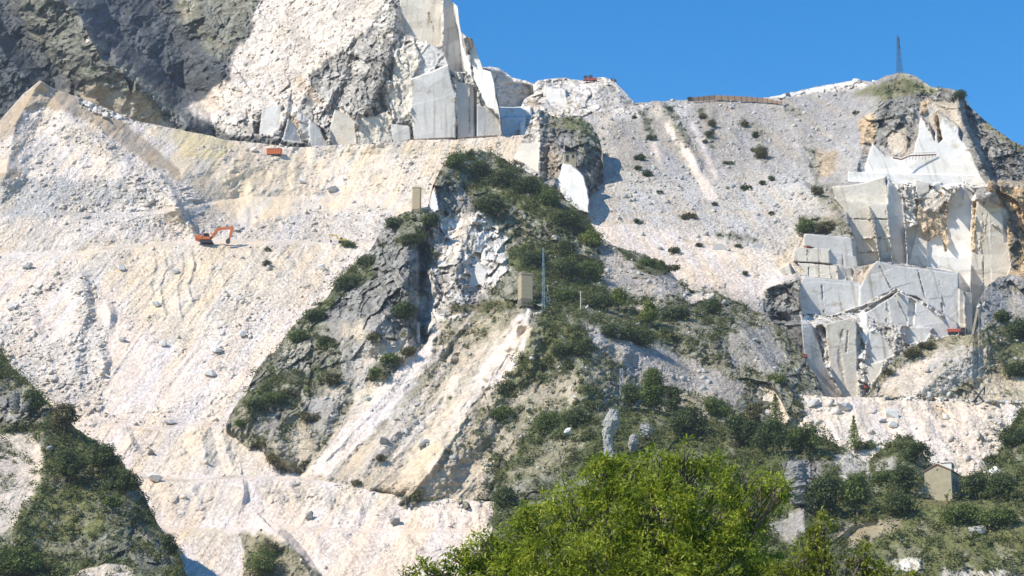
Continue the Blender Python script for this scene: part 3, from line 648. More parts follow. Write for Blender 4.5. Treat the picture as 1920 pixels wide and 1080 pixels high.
# relief: mound, bowl, gullies with shaded right sides
A.ridge([(75, 150), (150, 240), (235, 310), (330, 380)], 7, 60, 60)
A.ridge([(75, 150), (30, 230), (10, 330)], 6, 40, 40)
A.ridge([(560, 300), (600, 350), (600, 400)], -9, 140, 140)
A.ridge([(400, 330), (440, 390), (450, 430)], -4, 50, 50)
A.ridge([(148, 505, .2), (158, 545, 1), (166, 585, .8), (150, 620, .3)], 4.5, 40, 16)
A.ridge([(150, 640, .2), (140, 690, .7), (150, 720, .2)], 3, 30, 18)
A.ridge([(180, 640, .2), (196, 680, 1), (190, 710, .2)], 3.5, 30, 14)
A.ridge([(195, 560, .2), (208, 590, 1), (204, 620, .2)], 4, 24, 12)
A.ridge([(55, 560, .2), (62, 600, 1), (85, 650, .3)], 2.6, 40, 16)
A.ridge([(318, 372, .4), (330, 385, 1), (345, 400, .3)], 7, 30, 10)
A.ridge([(350, 412, .4), (362, 425, 1), (372, 440, .3)], 6, 26, 10)
A.ridge([(298, 330), (318, 350), (335, 385)], 3, 24, 8)
A.ridge([(420, 410, .5), (440, 425, 1), (460, 435, .4)], 2.5, 16, 6)
for x0, a0, w0, y1 in ((286, .8, 16, 560), (306, 1.3, 12, 590), (317, .6, 8, 520), (338, .9, 18, 600), (358, 1.4, 10, 570), (392, .7, 20, 540)):
    A.ridge([(x0, 462+x0 % 11, .3), (x0+6, 500, 1), (x0-6, 535, .5), (x0-2, y1-20, 1), (x0+4, y1, .2)], a0, w0, 4)
A.ridge([(240, 810, .2), (246, 830, 1), (262, 850, .2)], 4, 30, 9)
A.ridge([(372, 804, .5), (385, 850, 1), (380, 880, .2)], 3, 30, 24)
A.ridge([(415, 802, .3), (425, 850, 1), (440, 885, .2)], 2, 18, 12)
A.ridge([(455, 900, .4), (458, 925, 1), (452, 950, .2)], 3, 40, 9)
A.ridge([(520, 1000), (560, 1040), (600, 1110)], 6, 60, 16)
for x0, y0, L in ((505, 905, 50), (540, 905, 40), (600, 915, 45), (300, 905, 60), (325, 905, 50), (350, 905, 60), (660, 935, 40), (800, 935, 60), (820, 940, 55), (850, 930, 60), (875, 935, 60), (890, 940, 60), (740, 985, 60), (580, 995, 50), (760, 1000, 50), (640, 1000, 50)):
    A.ridge([(x0, y0, .3), (x0+L*.35, y0+L*.5, 1), (x0+L*.4, y0+L, .2)], 1.0, 20, 9+x0 % 7)
A.slant = .3
A.relief(1.0)
A.finish('great white scree slope with benches cut for the quarry road', M_GROUND)

# ---- central ridge
E = Sheet('central_ridge', 424, 1600, [
 [(424, 815, 14), (470, 850, 14), (520, 890, 16), (560, 903, 14), (620, 925, 8), (700, 945, 6), (800, 960, 6), (930, 965, 6), (1000, 990, -4), (1600, 990, -4)],
 [(424, 805, 9), (470, 815, 4), (520, 855, 2), (560, 870, 8), (620, 890, 4), (700, 905, 0), (930, 905, -3), (1100, 900, -16), (1600, 900, -10)],
 [(424, 798, 7), (470, 765, -4), (500, 740, -2), (560, 700, -8), (650, 640, -14), (740, 630, -24), (830, 620, -26), (900, 600, -30), (990, 600, -40), (1100, 610, -40), (1250, 620, -30), (1400, 660, -20), (1500, 720, -12), (1600, 800, -6)],
 [(424, 796, 7), (462, 745, 0), (500, 700, -3), (560, 640, -8), (640, 580, -14), (720, 560, -28), (830, 560, -20), (900, 540, -20), (985, 552, -30), (1090, 560, -30), (1200, 568, -28), (1290, 575, -20), (1400, 620, -14), (1500, 700, -8), (1600, 790, -4)],
 [(424, 794, 7), (448, 752, 4), (462, 738, 2), (478, 700, 0), (500, 672, 0), (520, 655, -2), (548, 612, -4), (570, 590, -5), (590, 578, -8), (612, 562, -10), (636, 522, -12), (655, 505, -14), (680, 480, -18), (700, 462, -22), (712, 438, -26), (738, 410, -34), (760, 398, -40), (800, 396, -40), (812, 346, -44), (828, 314, -46), (850, 296, -48), (880, 284, -48), (905, 283, -48), (930, 291, -46), (1000, 328, -40), (1050, 368, -34), (1090, 400, -26), (1112, 424, -20), (1124, 448, -16), (1160, 464, -12), (1200, 476, -8), (1240, 492, -6), (1275, 528, -4), (1300, 545, -4), (1350, 552, -3), (1400, 575, -3), (1440, 595, -2), (1470, 622, -2), (1500, 662, -2), (1530, 705, -2), (1548, 742, 0), (1600, 788, 0)]],
 'rockv', 606, smooth=7, jag=1.6)
E.zone('rock', [(705, 440), (740, 400), (800, 400), (800, 560), (790, 620), (700, 620), (590, 600), (640, 560)], 10, 12)
E.zone('rockw', [(800, 400), (900, 395), (950, 440), (960, 500), (910, 560), (850, 600), (800, 640), (785, 560), (820, 480)], 10, 12)
E.zone('rock', [(800, 340), (880, 350), (890, 395), (810, 400)], 6, 8, .9)
E.zone('cream', [(868, 405), (892, 402), (870, 440), (845, 500), (850, 440)], 6, 6, .6)
E.zone('rockv', [(560, 600), (650, 610), (660, 760), (620, 850), (540, 890), (424, 800), (500, 680)], 10, 12)
E.zone('paleg', [(600, 640), (645, 640), (655, 740), (600, 800), (570, 790), (610, 700)], 14, 16, .7)
E.zone('tanv', [(540, 780), (600, 770), (660, 780), (600, 860), (540, 890), (500, 840)], 12, 14, .8)
for pl in ([(600, 585), (650, 590), (660, 640), (615, 650)], [(520, 690), (560, 660), (575, 700), (540, 740)], [(560, 740), (620, 720), (640, 790), (590, 830)], [(470, 770), (520, 760), (530, 810), (490, 830)], [(690, 590), (740, 600), (730, 640), (680, 640)]):
    E.zone('grey', pl, 10, 14, .75)
for pl in ([(640, 600), (690, 600), (680, 650), (640, 640)], [(540, 800), (580, 800), (590, 860), (560, 870)], [(610, 690), (650, 690), (640, 760), (600, 740)], [(500, 820), (540, 830), (540, 860), (510, 850)]):
    E.zone('tan', pl, 10, 14, .8)
E.zone('veg', [(424, 790), (470, 735), (550, 690), (560, 720), (500, 780), (450, 800)], 8, 12, .8)
E.zone('veg', [(500, 690), (560, 640), (590, 690), (560, 740), (520, 740)], 10, 12, .6)
E.zone('veg', [(600, 640), (640, 650), (640, 690), (610, 700)], 8, 10, .6)
E.zone('rockv', [(500, 700), (560, 640), (600, 600), (640, 640), (640, 720), (560, 760), (440, 800)], 10, 12, .8)
E.zone('grey', [(590, 620), (690, 640), (700, 700), (640, 720), (650, 650)], 8, 8, .8)
E.zone('paleg', [(660, 650), (740, 640), (780, 630), (790, 640), (700, 680), (680, 740), (665, 760)], 8, 8)
E.zone('rockw', [(540, 640), (590, 630), (570, 700), (515, 715), (520, 670)], 6, 8, .35)
E.zone('tan', [(660, 760), (760, 720), (850, 600), (920, 590), (1000, 590), (1010, 640), (940, 780), (900, 940), (640, 920), (560, 900)], 10, 10)
E.zone('paleg', [(700, 800), (760, 730), (800, 740), (760, 830), (680, 900)], 16, 16, .7)
E.zone('grey', [(800, 650), (860, 640), (840, 700), (760, 780), (760, 720)], 16, 14, .6)
E.zone('pink', [(862, 582), (905, 578), (880, 610), (820, 665), (760, 735), (690, 820), (620, 890), (560, 900), (640, 810), (680, 760), (740, 700), (800, 640)], 5, 6)
E.zone('cream', [(665, 740), (700, 715), (740, 700), (690, 765), (650, 800)], 6, 6, .8)
E.zone('tanv', [(830, 600), (870, 590), (980, 575), (960, 620), (900, 640), (860, 660), (790, 740), (760, 745), (800, 690)], 12, 14, .8)
E.zone('pink', [(975, 588), (1015, 585), (1000, 640), (965, 700), (900, 740), (860, 800), (840, 790), (890, 700), (930, 640)], 6, 8)
E.zone('cream', [(840, 700), (900, 690), (870, 800), (800, 900), (740, 920), (780, 830)], 16, 14, .7)
E.zone('veg', [(1010, 580), (1100, 580), (1140, 620), (1120, 680), (1150, 740), (1100, 800), (1000, 860), (920, 900), (920, 860), (860, 850), (900, 780), (960, 700), (990, 640)], 14, 18, .85)
E.zone('grass', [(1000, 600), (1070, 600), (1060, 640), (980, 720), (960, 700)], 12, 14, .7)
E.zone('tan', [(880, 800), (960, 740), (1080, 700), (1090, 740), (1000, 800), (960, 860), (860, 900)], 12, 16, .75)
E.zone('grey', [(1085, 605), (1160, 620), (1230, 650), (1330, 690), (1400, 720), (1380, 760), (1260, 730), (1180, 700), (1120, 660)], 8, 10)
E.zone('grey', [(1110, 440), (1170, 462), (1240, 490), (1280, 530), (1290, 560), (1200, 555), (1130, 540), (1140, 500), (1120, 470)], 6, 8)
E.zone('rock', [(1150, 490), (1230, 500), (1260, 530), (1180, 520)], 6, 10, .45)
E.zone('veg', [(1150, 465), (1240, 478), (1275, 505), (1240, 520), (1200, 505)], 6, 8, .8)
E.zone('veg', [(815, 305), (850, 280), (905, 280), (1000, 325), (1060, 370), (1115, 420), (1125, 455), (1090, 450), (1000, 440), (950, 420), (900, 385), (860, 345), (815, 345)], 8, 10)
E.zone('rockv', [(870, 345), (950, 390), (1090, 430), (1095, 460), (960, 450), (900, 400)], 8, 10, .8)
E.zone('veg', [(955, 455), (1060, 460), (1130, 500), (1130, 530), (1170, 560), (1240, 590), (1270, 650), (1180, 630), (1100, 590), (1010, 580), (1000, 520), (950, 500)], 8, 10)
E.zone('rockv', [(1240, 560), (1400, 570), (1520, 680), (1520, 740), (1380, 710), (1270, 640)], 12, 14, .9)
E.zone('cream', [(1290, 552), (1345, 548), (1330, 562), (1285, 572)], 4, 5)
E.zone('pink', [(1180, 575), (1240, 560), (1210, 590)], 4, 5, .8)
E.zone('veg', [(1230, 580), (1330, 570), (1380, 620), (1300, 650), (1240, 620)], 10, 12, .7)
E.zone('grey', [(1370, 620), (1440, 610), (1480, 680), (1440, 700), (1370, 680)], 8, 12, .8)
E.zone('veg', [(740, 395), (815, 398), (790, 450), (740, 460), (750, 430)], 8, 10, .6)
E.zone('veg', [(590, 560), (640, 515), (710, 470), (700, 520), (650, 545), (600, 590)], 6, 10, .85)
E.zone('veg', [(440, 745), (540, 700), (560, 740), (480, 780)], 8, 10, .75)
E.zone('vegdry', [(840, 575), (960, 560), (970, 580), (850, 590)], 5, 6, .9)
E.zone('rockw', [(990, 575), (1020, 570), (1015, 585), (985, 590)], 3, 4)
E.zone('rust', [(803, 390), (812, 350), (822, 340), (818, 390)], 2, 3, .9)
# relief: the rib down to the tower, gullies
E.ridge([(850, 284), (800, 400), (760, 470), (745, 560), (700, 620)], 12, 70, 60)
E.ridge([(790, 470), (792, 540), (790, 640)], -12, 26, 20)
E.ridge([(780, 450), (782, 540), (776, 620)], 6, 30, 8)
E.ridge([(895, 400), (860, 480), (850, 560)], 8, 50, 40)
E.ridge([(985, 560), (960, 650), (880, 780), (780, 920)], 8, 60, 60)
E.ridge([(905, 590), (800, 700), (640, 880)], -3.0, 34, 34)
E.ridge([(1000, 590), (920, 720), (850, 830)], -3, 24, 24)
E.ridge([(860, 620), (760, 760), (690, 870)], 2.5, 30, 30)
E.ridge([(640, 610), (650, 700), (600, 820), (560, 880)], 2.5, 60, 20)
E.ridge([(1010, 580), (1090, 680), (1100, 800), (1120, 900)], 10, 90, 110)
E.ridge([(960, 440), (1000, 470), (1130, 530), (1240, 620), (1300, 700)], -8, 60, 60)
E.ridge([(1120, 430), (1180, 480), (1270, 560)], 5, 30, 26)
E.ridge([(1085, 600), (1180, 640), (1300, 720), (1400, 780)], 5, 40, 40)
E.ridge([(1380, 600), (1440, 680), (1500, 760)], 5, 40, 16)
E.root(90, 960)
E.panel('cutw', [(815, 350), (824, 395), (803, 397), (806, 375)], -2, -.5, .2, .8, .8)
E.panel('cut', [(898, 490), (915, 510), (905, 530), (882, 540), (885, 505)], -1, -.2, .4, 1, 1.5)
for ln in ([(860, 640), (690, 830)], [(930, 690), (830, 850)], [(985, 700), (900, 850)]):
    E.stripe('tanv', ln, 3, 6, 12, .6)
for ln in ([(830, 660), (760, 740)], [(790, 800), (730, 900)], [(760, 780), (690, 880)]):
    E.stripe('grey', ln, 7, 7, 12, .6)
for ln in ([(900, 600), (700, 860)], [(880, 600), (700, 800)], [(960, 640), (800, 880)], [(935, 620), (820, 760)], [(1000, 610), (880, 790)], [(860, 700), (740, 860)], [(900, 730), (800, 890)]):
    E.stripe('pink', ln, 2.5, 5, 9, .55); E.stripe('tanv', [(x_+14, y_+6) for x_, y_ in ln], 2.5, 5, 9, .4)
E.gapk = .7; E.slant = .85
E.relief(1.0)
E.finish('central rocky ridge with scrub and two pale gullies', M_GROUND)

# ---- slope and terrace below the pit
H = Sheet('lower_scree_terrace', 1230, 2080, [
 [(1230, 1000, -10), (2080, 1000, -10)],
 [(1230, 860, -14), (2080, 860, -14)],
 [(1230, 700, -14), (1290, 700, -14), (1380, 706, -14), (1440, 722, -14), (1500, 740, -15), (1560, 745, -16), (1700, 744, -16), (1800, 748, -16), (1925, 752, -16), (2080, 752, -16)]],
 'cream', 707, smooth=6, jag=.8)
H.zone('scree', [(1240, 700), (1440, 715), (1540, 750), (1600, 850), (1500, 860), (1240, 800)], 20, 16, .8)
H.zone('scree', [(1560, 750), (2080, 750), (2080, 900), (1600, 880)], 20, 16, .6)
H.zone('pink', [(1590, 770), (1900, 770), (1900, 860), (1700, 850)], 20, 16, .4)
H.zone('dirt', [(1610, 760), (1635, 755), (1630, 810), (1610, 800)], 8, 6, .5)
H.zone('rust', [(1740, 760), (1770, 760), (1780, 790), (1760, 790)], 8, 8, .4)
H.zone('rubble', [(1840, 780), (1925, 770), (2080, 780), (2080, 850), (1870, 870), (1830, 820)], 10, 12)
H.zone('rubble', [(1820, 860), (1860, 850), (1880, 900), (1830, 890)], 8, 8)
H.zone('grey', [(1230, 690), (1420, 740), (1420, 800), (1230, 780)], 14, 14, .6)
H.zone('rockw', [(1660, 744), (1925, 750), (1925, 756), (1660, 750)], 2, 2)
for x0 in (1500, 1540, 1600, 1660, 1700, 1740, 1800, 1850): H.ridge([(x0, 750, .3), (x0+x0%37, 800, 1), (x0+50, 860, .5)], 1.2, 18, 9+x0%11)
H.relief(1.0)
H.finish('pale creamy scree below the quarry terrace', M_GROUND)

# ---- knoll on the right in front of the pit
G = Sheet('right_knoll', 1612, 2080, [
 [(1612, 775, 0), (2080, 775, 0)],
 [(1612, 756, -8), (2080, 756, -8)],
 [(1612, 752, -8), (1630, 735, -10), (1650, 700, -12), (1680, 672, -14), (1720, 646, -16), (1750, 636, -18), (1790, 630, -20), (1826, 627, -22), (1833, 590, -24), (1836, 562, -26), (1850, 537, -28), (1872, 520, -28), (1895, 514, -28), (1925, 522, -28), (2080, 490, -28)]],
 'tanv', 808, smooth=5, jag=1.0)
G.zone('grey', [(1830, 630), (1836, 555), (1860, 525), (1895, 512), (2080, 490), (2080, 600), (1900, 640), (1860, 600)], 5, 6)
G.zone('rock', [(1850, 535), (1930, 515), (2080, 500), (2080, 560), (1900, 560)], 10, 10, .5)
G.zone('scree', [(1630, 745), (1680, 690), (1760, 660), (1780, 660), (1720, 750)], 10, 10, .8)
G.zone('paleg', [(1760, 650), (1850, 650), (1850, 700), (1720, 756), (1740, 700)], 10, 12, .8)
G.zone('tan', [(1850, 700), (1930, 710), (1930, 756), (1800, 756)], 10, 10, .7)
G.zone('veg', [(1840, 620), (1930, 600), (2080, 600), (2080, 720), (1900, 700), (1860, 660)], 10, 12, .8)
G.ridge([(1836, 560), (1840, 640), (1700, 756)], 6, 50, 60)
G.relief(1.0)
G.finish('dry stony knoll in front of the sawn marble pit', M_GROUND)

# ---- vegetated foothill with the house, lower right
I = Sheet('wooded_foothill', 900, 2120, [
 [(900, 1140, -60), (2120, 1140, -90)],
 [(900, 1020, -50), (1200, 1000, -55), (1500, 990, -75), (1700, 960, -80), (2120, 940, -90)],
 [(900, 1135, -40), (922, 1000, -34), (926, 940, -32), (934, 890, -32), (970, 850, -34), (1040, 810, -36), (1120, 775, -38), (1200, 765, -38), (1290, 780, -38), (1400, 800, -42), (1500, 806, -46), (1545, 822, -48), (1590, 845, -50), (1625, 868, -52), (1650, 845, -50), (1680, 822, -50), (1710, 822, -50), (1738, 860, -52), (1760, 885, -52), (1830, 897, -52), (1858, 880, -50), (1880, 832, -48), (1900, 790, -46), (1925, 765, -46), (2120, 700, -46)]],
 'veg', 909, smooth=8, jag=1.2)
I.zone('tanv', [(930, 905), (1000, 850), (1100, 800), (1090, 850), (1000, 930), (940, 960)], 12, 14, .8)
I.zone('rock', [(960, 900), (1100, 880), (1150, 950), (1000, 960), (940, 970)], 14, 14, .5)
I.zone('rock', [(1470, 860), (1540, 860), (1560, 950), (1500, 960), (1470, 900)], 8, 8)
I.zone('rockw', [(1560, 850), (1620, 850), (1640, 900), (1620, 910), (1590, 905), (1560, 870)], 8, 8, .7)
I.zone('paleg', [(1640, 870), (1680, 850), (1680, 880), (1640, 925)], 6, 8, .7)
I.zone('grass', [(1600, 1000), (1700, 940), (1930, 950), (2120, 940), (2120, 1100), (1600, 1100)], 16, 16, .7)
I.zone('vegdry', [(1700, 925), (1760, 930), (1800, 945), (1760, 950), (1700, 940)], 8, 8)
I.zone('grey', [(1430, 980), (1505, 950), (1510, 1000), (1480, 1020)], 8, 8, .9)
I.zone('dirt', [(1560, 1010), (1600, 980), (1680, 970), (1690, 990), (1600, 1020)], 8, 8, .7)
I.zone('rockw', [(1665, 1045), (1730, 1045), (1730, 1075), (1680, 1075)], 6, 8, .7)
I.zone('rockw', [(1760, 1065), (1925, 1070), (1925, 1090), (1770, 1090)], 6, 8, .7)
I.ridge([(1470, 870), (1500, 920), (1510, 990)], 8, 40, 20)
I.ridge([(1700, 830), (1690, 900)], 5, 50, 40)
I.ridge([(1575, 1020), (1610, 990), (1640, 985)], -3, 18, 12)
I.gapk = .4
I.relief(1.0)
I.finish('scrub covered foothill at the lower right', M_GROUND)

# ---- vegetated spur, lower left
J = Sheet('left_spur', -220, 372, [
 [(-220, 1140, -80), (372, 1140, -70)],
 [(-220, 900, -75), (0, 900, -75), (200, 980, -70), (300, 1060, -60), (372, 1130, -60)],
 [(-220, 560, -60), (-60, 620, -60), (0, 650, -60), (22, 690, -60), (60, 722, -60), (100, 764, -60), (140, 802, -60), (188, 834, -60), (212, 852, -60), (240, 884, -60), (268, 922, -60), (284, 962, -60), (310, 1004, -60), (336, 1040, -60), (350, 1082, -60), (372, 1128, -60)]],
 'veg', 1010, smooth=6, jag=1.6)
J.zone('rockv', [(-100, 700), (40, 710), (100, 770), (80, 800), (-100, 810)], 8, 10)
J.zone('rock', [(-50, 735), (60, 745), (60, 790), (-50, 800)], 8, 8, .8)
J.zone('pink', [(-200, 815), (25, 812), (60, 816), (80, 850), (80, 890), (60, 930), (30, 980), (0, 1010), (-200, 1020)], 6, 8, .75)
J.zone('grass', [(60, 930), (150, 880), (220, 950), (260, 1010), (150, 1050), (30, 1060), (30, 1000)], 16, 18, .8)
J.zone('rock', [(180, 940), (240, 950), (300, 1010), (330, 1070), (290, 1080), (240, 1020)], 8, 12, .6)
J.zone('rock', [(140, 1000), (250, 1000), (250, 1050), (130, 1050)], 12, 14, .5)
J.zone('scree', [(110, 1090), (150, 1070), (200, 1057), (240, 1060), (270, 1100), (290, 1140), (110, 1140)], 3, 3, .8)
J.ridge([(100, 760), (190, 880), (260, 980), (330, 1080)], 9, 120, 30)
J.ridge([(80, 815), (85, 900), (30, 1000)], 5, 16, 60)
J.gapk = .5
J.relief(1.1)
J.finish('dark scrubby spur at the lower left', M_GROUND)
# ================================================================ depth lookup
DM = np.full((1080, 1920), 1e9)
for s_ in SHEETS.values():
    ui = np.round(s_.U).astype(int); vi = np.round(s_.V).astype(int)
    for du in (0, 1):
        for dv in (0, 1):
            a, b = ui+du, vi+dv
            k = (a >= 0) & (a < 1920) & (b >= 0) & (b < 1080)
            np.minimum.at(DM, (b[k], a[k]), s_.D[k])
def Dat(u, v, r=1):
    u = int(min(max(u, 0), 1919)); v = int(min(max(v, 0), 1079))
    q = DM[max(v-r, 0):v+r+1, max(u-r, 0):u+r+1]; q = q[q < 1e8]
    return float(np.median(q)) if len(q) else 600.0
def ground_at(u, v, dD=0.0): return Vector(pt(u, v, Dat(u, v)+dD))
def px(D): return D/F*1.02                         # metres in one photo pixel at depth D

def thing(name, label, cat, loc, rotz=0.0, group=None):
    o = bpy.data.objects.new(name, None); COL.objects.link(o); o.location = loc; o.rotation_euler = (0, 0, rotz)
    o.empty_display_size = .5
    tag(o, label, cat, group); return o
def tag(o, label, cat, group=None, kind=None):
    if label: o['label'] = label
    if cat: o['category'] = cat
    if group: o['group'] = group
    if kind: o['kind'] = kind
    return o
class MB:
    """collects boxes, bars, tubes and prisms, links them as one mesh object"""
    def __init__(s): s.bm = bmesh.new()
    def box(s, x0, x1, y0, y1, z0, z1, bevel=0.0):
        r = bmesh.ops.create_cube(s.bm, size=1)['verts']
        for v in r: v.co = Vector(((x0+x1)/2+v.co.x*(x1-x0), (y0+y1)/2+v.co.y*(y1-y0), (z0+z1)/2+v.co.z*(z1-z0)))
        if bevel:
            es = list({e for v in r for e in v.link_edges})
            bmesh.ops.bevel(s.bm, geom=es, offset=bevel, segments=1, affect='EDGES')
        return s
    def bar(s, a, b, r, n=6, r2=None):
        a = Vector(a); b = Vector(b); d = b-a; L = d.length
        c = bmesh.ops.create_cone(s.bm, cap_ends=True, segments=n, radius1=r, radius2=r if r2 is None else r2, depth=L)['verts']
        M = Matrix.Translation((a+b)/2) @ d.to_track_quat('Z', 'Y').to_matrix().to_4x4()
        bmesh.ops.transform(s.bm, matrix=M, verts=c); return s
    def prism(s, prof, axis, t0, t1):
        """profile of (a, b) pairs extruded along axis 'x' or 'y'"""
        def P(a, b, t): return (t, a, b) if axis == 'x' else (a, t, b)
        v0 = [s.bm.verts.new(P(a, b, t0)) for a, b in prof]; v1 = [s.bm.verts.new(P(a, b, t1)) for a, b in prof]
        n = len(prof)
        s.bm.faces.new(v0); s.bm.faces.new(v1[::-1])
        for i in range(n): s.bm.faces.new((v0[i], v1[i], v1[(i+1) % n], v0[(i+1) % n]))
        return s
    def build(s, name, mat, parent=None, loc=None):
        bmesh.ops.recalc_face_normals(s.bm, faces=s.bm.faces)
        me = bpy.data.meshes.new(name); s.bm.to_mesh(me); s.bm.free(); me.materials.append(mat)
        o = bpy.data.objects.new(name, me); COL.objects.link(o)
        if parent: o.parent = parent
        if loc is not None: o.location = loc
        return o

# ================================================================ plants
def leaf_cloud(rng, centers, radii, n, leaf, zs=.85, up=.9):
    """n leaf clumps (small quads) round each centre; returns verts, quads"""
    m = len(centers); c = np.repeat(centers, n, 0); r = np.repeat(radii, n)
    d = rng.normal(size=(m*n, 3)); d /= np.linalg.norm(d, axis=1, keepdims=True)
    ph = np.repeat(rng.uniform(0, 50, m), n)
    lob = 1+.28*np.sin(d[:, 0]*4+ph)*np.cos(d[:, 1]*4.3+ph*1.3)+.22*np.sin(d[:, 2]*6+ph*.7)+.15*np.sin(d[:, 0]*11+d[:, 2]*9+ph)
    rad = r*lob*(rng.uniform(.35, 1.0, m*n)**.45+(rng.uniform(0, 1, m*n) > .9)*rng.uniform(0, .45, m*n))
    p = c+d*rad[:, None]*np.array([1, 1, zs])
    nrm = d+rng.normal(size=d.shape)*.7+np.array([0, 0, up]); nrm /= np.linalg.norm(nrm, axis=1, keepdims=True)
    t = np.cross(nrm, rng.normal(size=d.shape)); t /= np.linalg.norm(t, axis=1, keepdims=True); b = np.cross(nrm, t)
    s = (leaf*rng.uniform(.6, 1.3, m*n)*np.clip(r, .5, 2.2)**.35)[:, None]
    fold = nrm*s*.25
    v = np.stack([p-t*s, p-b*s*.6+fold, p+t*s, p+b*s*.6+fold], 1).reshape(-1, 3)
    q = np.arange(m*n*4).reshape(-1, 4)
    return v, q
M_SCRUB = leafmat('scrub_leaves', (.060, .080, .028), (.200, .220, .070), .35, .35, (.27, .235, .10))
M_DARK = leafmat('dark_leaves', (.045, .070, .026), (.140, .175, .055), .8, .35)
M_MID = leafmat('mid_leaves', (.07, .11, .028), (.20, .25, .062), .8, .35)
M_LIGHT = leafmat('light_leaves', (.10, .14, .025), (.26, .31, .06), .8, .25)
M_OLIVE = leafmat('olive_leaves', (.08, .08, .035), (.21, .19, .08), .8, .15)
M_BARK = flat('bark', (.13, .105, .08), .9, scale=6, bump=.6)
rng = np.random.default_rng(7)
def scatter(sheet, dens, minv=.25, key=5, vmax=1075):
    """positions on a sheet, weighted by one of its cover values"""
    s = SHEETS[sheet]; w_ = np.clip(s.A[..., key]-minv, 0, 1)
    a = np.abs(np.gradient(s.X, axis=1))*np.abs(np.gradient(s.Z, axis=0))
    if key == 4: w_ = w_*w_*np.clip(.55+1.6*fbm(s.X/6, s.Z/9, 4, s.seed+200), .03, 3)
    w_ = w_*a*((s.V < vmax+25) & (s.U > -40) & (s.U < 1960))
    vis = np.zeros(s.U.shape, bool); ui = np.clip(s.U.astype(int), 0, 1919); vi = np.clip(s.V.astype(int), 0, 1079)
    vis = s.D < DM[vi, ui]+12
    w_ = (w_*vis).ravel(); tot = w_.sum(); n = int(tot*dens)
    if n < 1: return np.zeros((0, 3)), np.zeros(0, int)
    idx = rng.choice(len(w_), n, p=w_/tot)
    P = s.P[:-2].reshape(-1, 3)[idx]
    return P, idx
def scrub(sheet, dens, name, label, rmin=.5, rmax=2.0, n=60, leaf=.24, mat=None):
    P, idx = scatter(sheet, dens, .12)
    if not len(P): return
    r = rmin+(rmax-rmin)*rng.uniform(0, 1, len(P))**2.0
    c = P+np.stack([0*r, -r*.25, r*.45], 1)
    v, q = leaf_cloud(rng, c, r, n, leaf)
    o = mesh_obj(name, v, q, mat or M_SCRUB)
    tag(o, label, None, None, 'stuff'); o['category'] = 'scrub'
    print(name, len(P))
scrub('central_ridge', .6, 'scrub', 'low green scrub and small bushes covering the central rocky ridge')
scrub('wooded_foothill', .6, 'scrub', 'dense dark scrub covering the foothill around the house', .6, 2.2, 55, .24)
scrub('left_spur', .75, 'scrub', 'dense dark scrub covering the spur at the lower left', .5, 1.9, 55, .22)
scrub('right_mountain', .3, 'scrub', 'thin scrub on the mast summit and grey scree of the right mountain', .4, 1.3, 36, .3)
scrub('right_knoll', .2, 'scrub', 'thin scrub on the stony knoll in front of the marble pit', .4, 1.5, 40, .26)
scrub('rocky_outcrop', .2, 'scrub', 'scrub growing on top of the dark outcrop around the tan hut', .5, 1.6, 50, .28)
scrub('marble_peak', .05, 'scrub', 'thin grass tufts on the upper left crags', .4, 1.2, 30, .3, M_OLIVE)
scrub('white_scree_slope', .2, 'scrub', 'small scrub on the rocky rib low in the white scree', .4, 1.2, 36, .24, M_OLIVE)

# ---- loose stones
ph_ = (1+5**.5)/2
ICO = np.array([(-1, ph_, 0), (1, ph_, 0), (-1, -ph_, 0), (1, -ph_, 0), (0, -1, ph_), (0, 1, ph_), (0, -1, -ph_), (0, 1, -ph_), (ph_, 0, -1), (ph_, 0, 1), (-ph_, 0, -1), (-ph_, 0, 1)])/1.9
ICF = np.array([(0, 11, 5), (0, 5, 1), (0, 1, 7), (0, 7, 10), (0, 10, 11), (1, 5, 9), (5, 11, 4), (11, 10, 2), (10, 7, 6), (7, 1, 8), (3, 9, 4), (3, 4, 2), (3, 2, 6), (3, 6, 8), (3, 8, 9), (4, 9, 5), (2, 4, 11), (6, 2, 10), (8, 6, 7), (9, 8, 1)])
def rot_batch(m):
    q = rng.normal(size=(m, 4)); q /= np.linalg.norm(q, axis=1, keepdims=True); a, b, c, d = q.T
    return np.stack([np.stack([1-2*(c*c+d*d), 2*(b*c-a*d), 2*(b*d+a*c)], -1), np.stack([2*(b*c+a*d), 1-2*(b*b+d*d), 2*(c*d-a*b)], -1), np.stack([2*(b*d-a*c), 2*(c*d+a*b), 1-2*(b*b+c*c)], -1)], 1)
def stones(name, label, P, size, mat):
    m = len(P)
    if not m: return
    CU = np.array([(-1, -1, -1), (1, -1, -1), (1, 1, -1), (-1, 1, -1), (-1, -1, 1), (1, -1, 1), (1, 1, 1), (-1, 1, 1)])*.62
    V = (CU[None]+rng.uniform(-.42, .42, (m, 8, 3)))*rng.uniform(.45, 1.3, (m, 1, 3))*size[:, None, None]
    V = np.einsum('mij,mkj->mki', rot_batch(m), V)+P[:, None]
    CF = np.array([(0, 3, 2, 1), (4, 5, 6, 7), (0, 1, 5, 4), (1, 2, 6, 5), (2, 3, 7, 6), (3, 0, 4, 7)])
    Fq = (CF[None]+(np.arange(m)*8)[:, None, None]).reshape(-1, 4)
    o = mesh_obj(name, V.reshape(-1, 3), Fq, mat); tag(o, label, 'stones', None, 'stuff'); print(name, m)
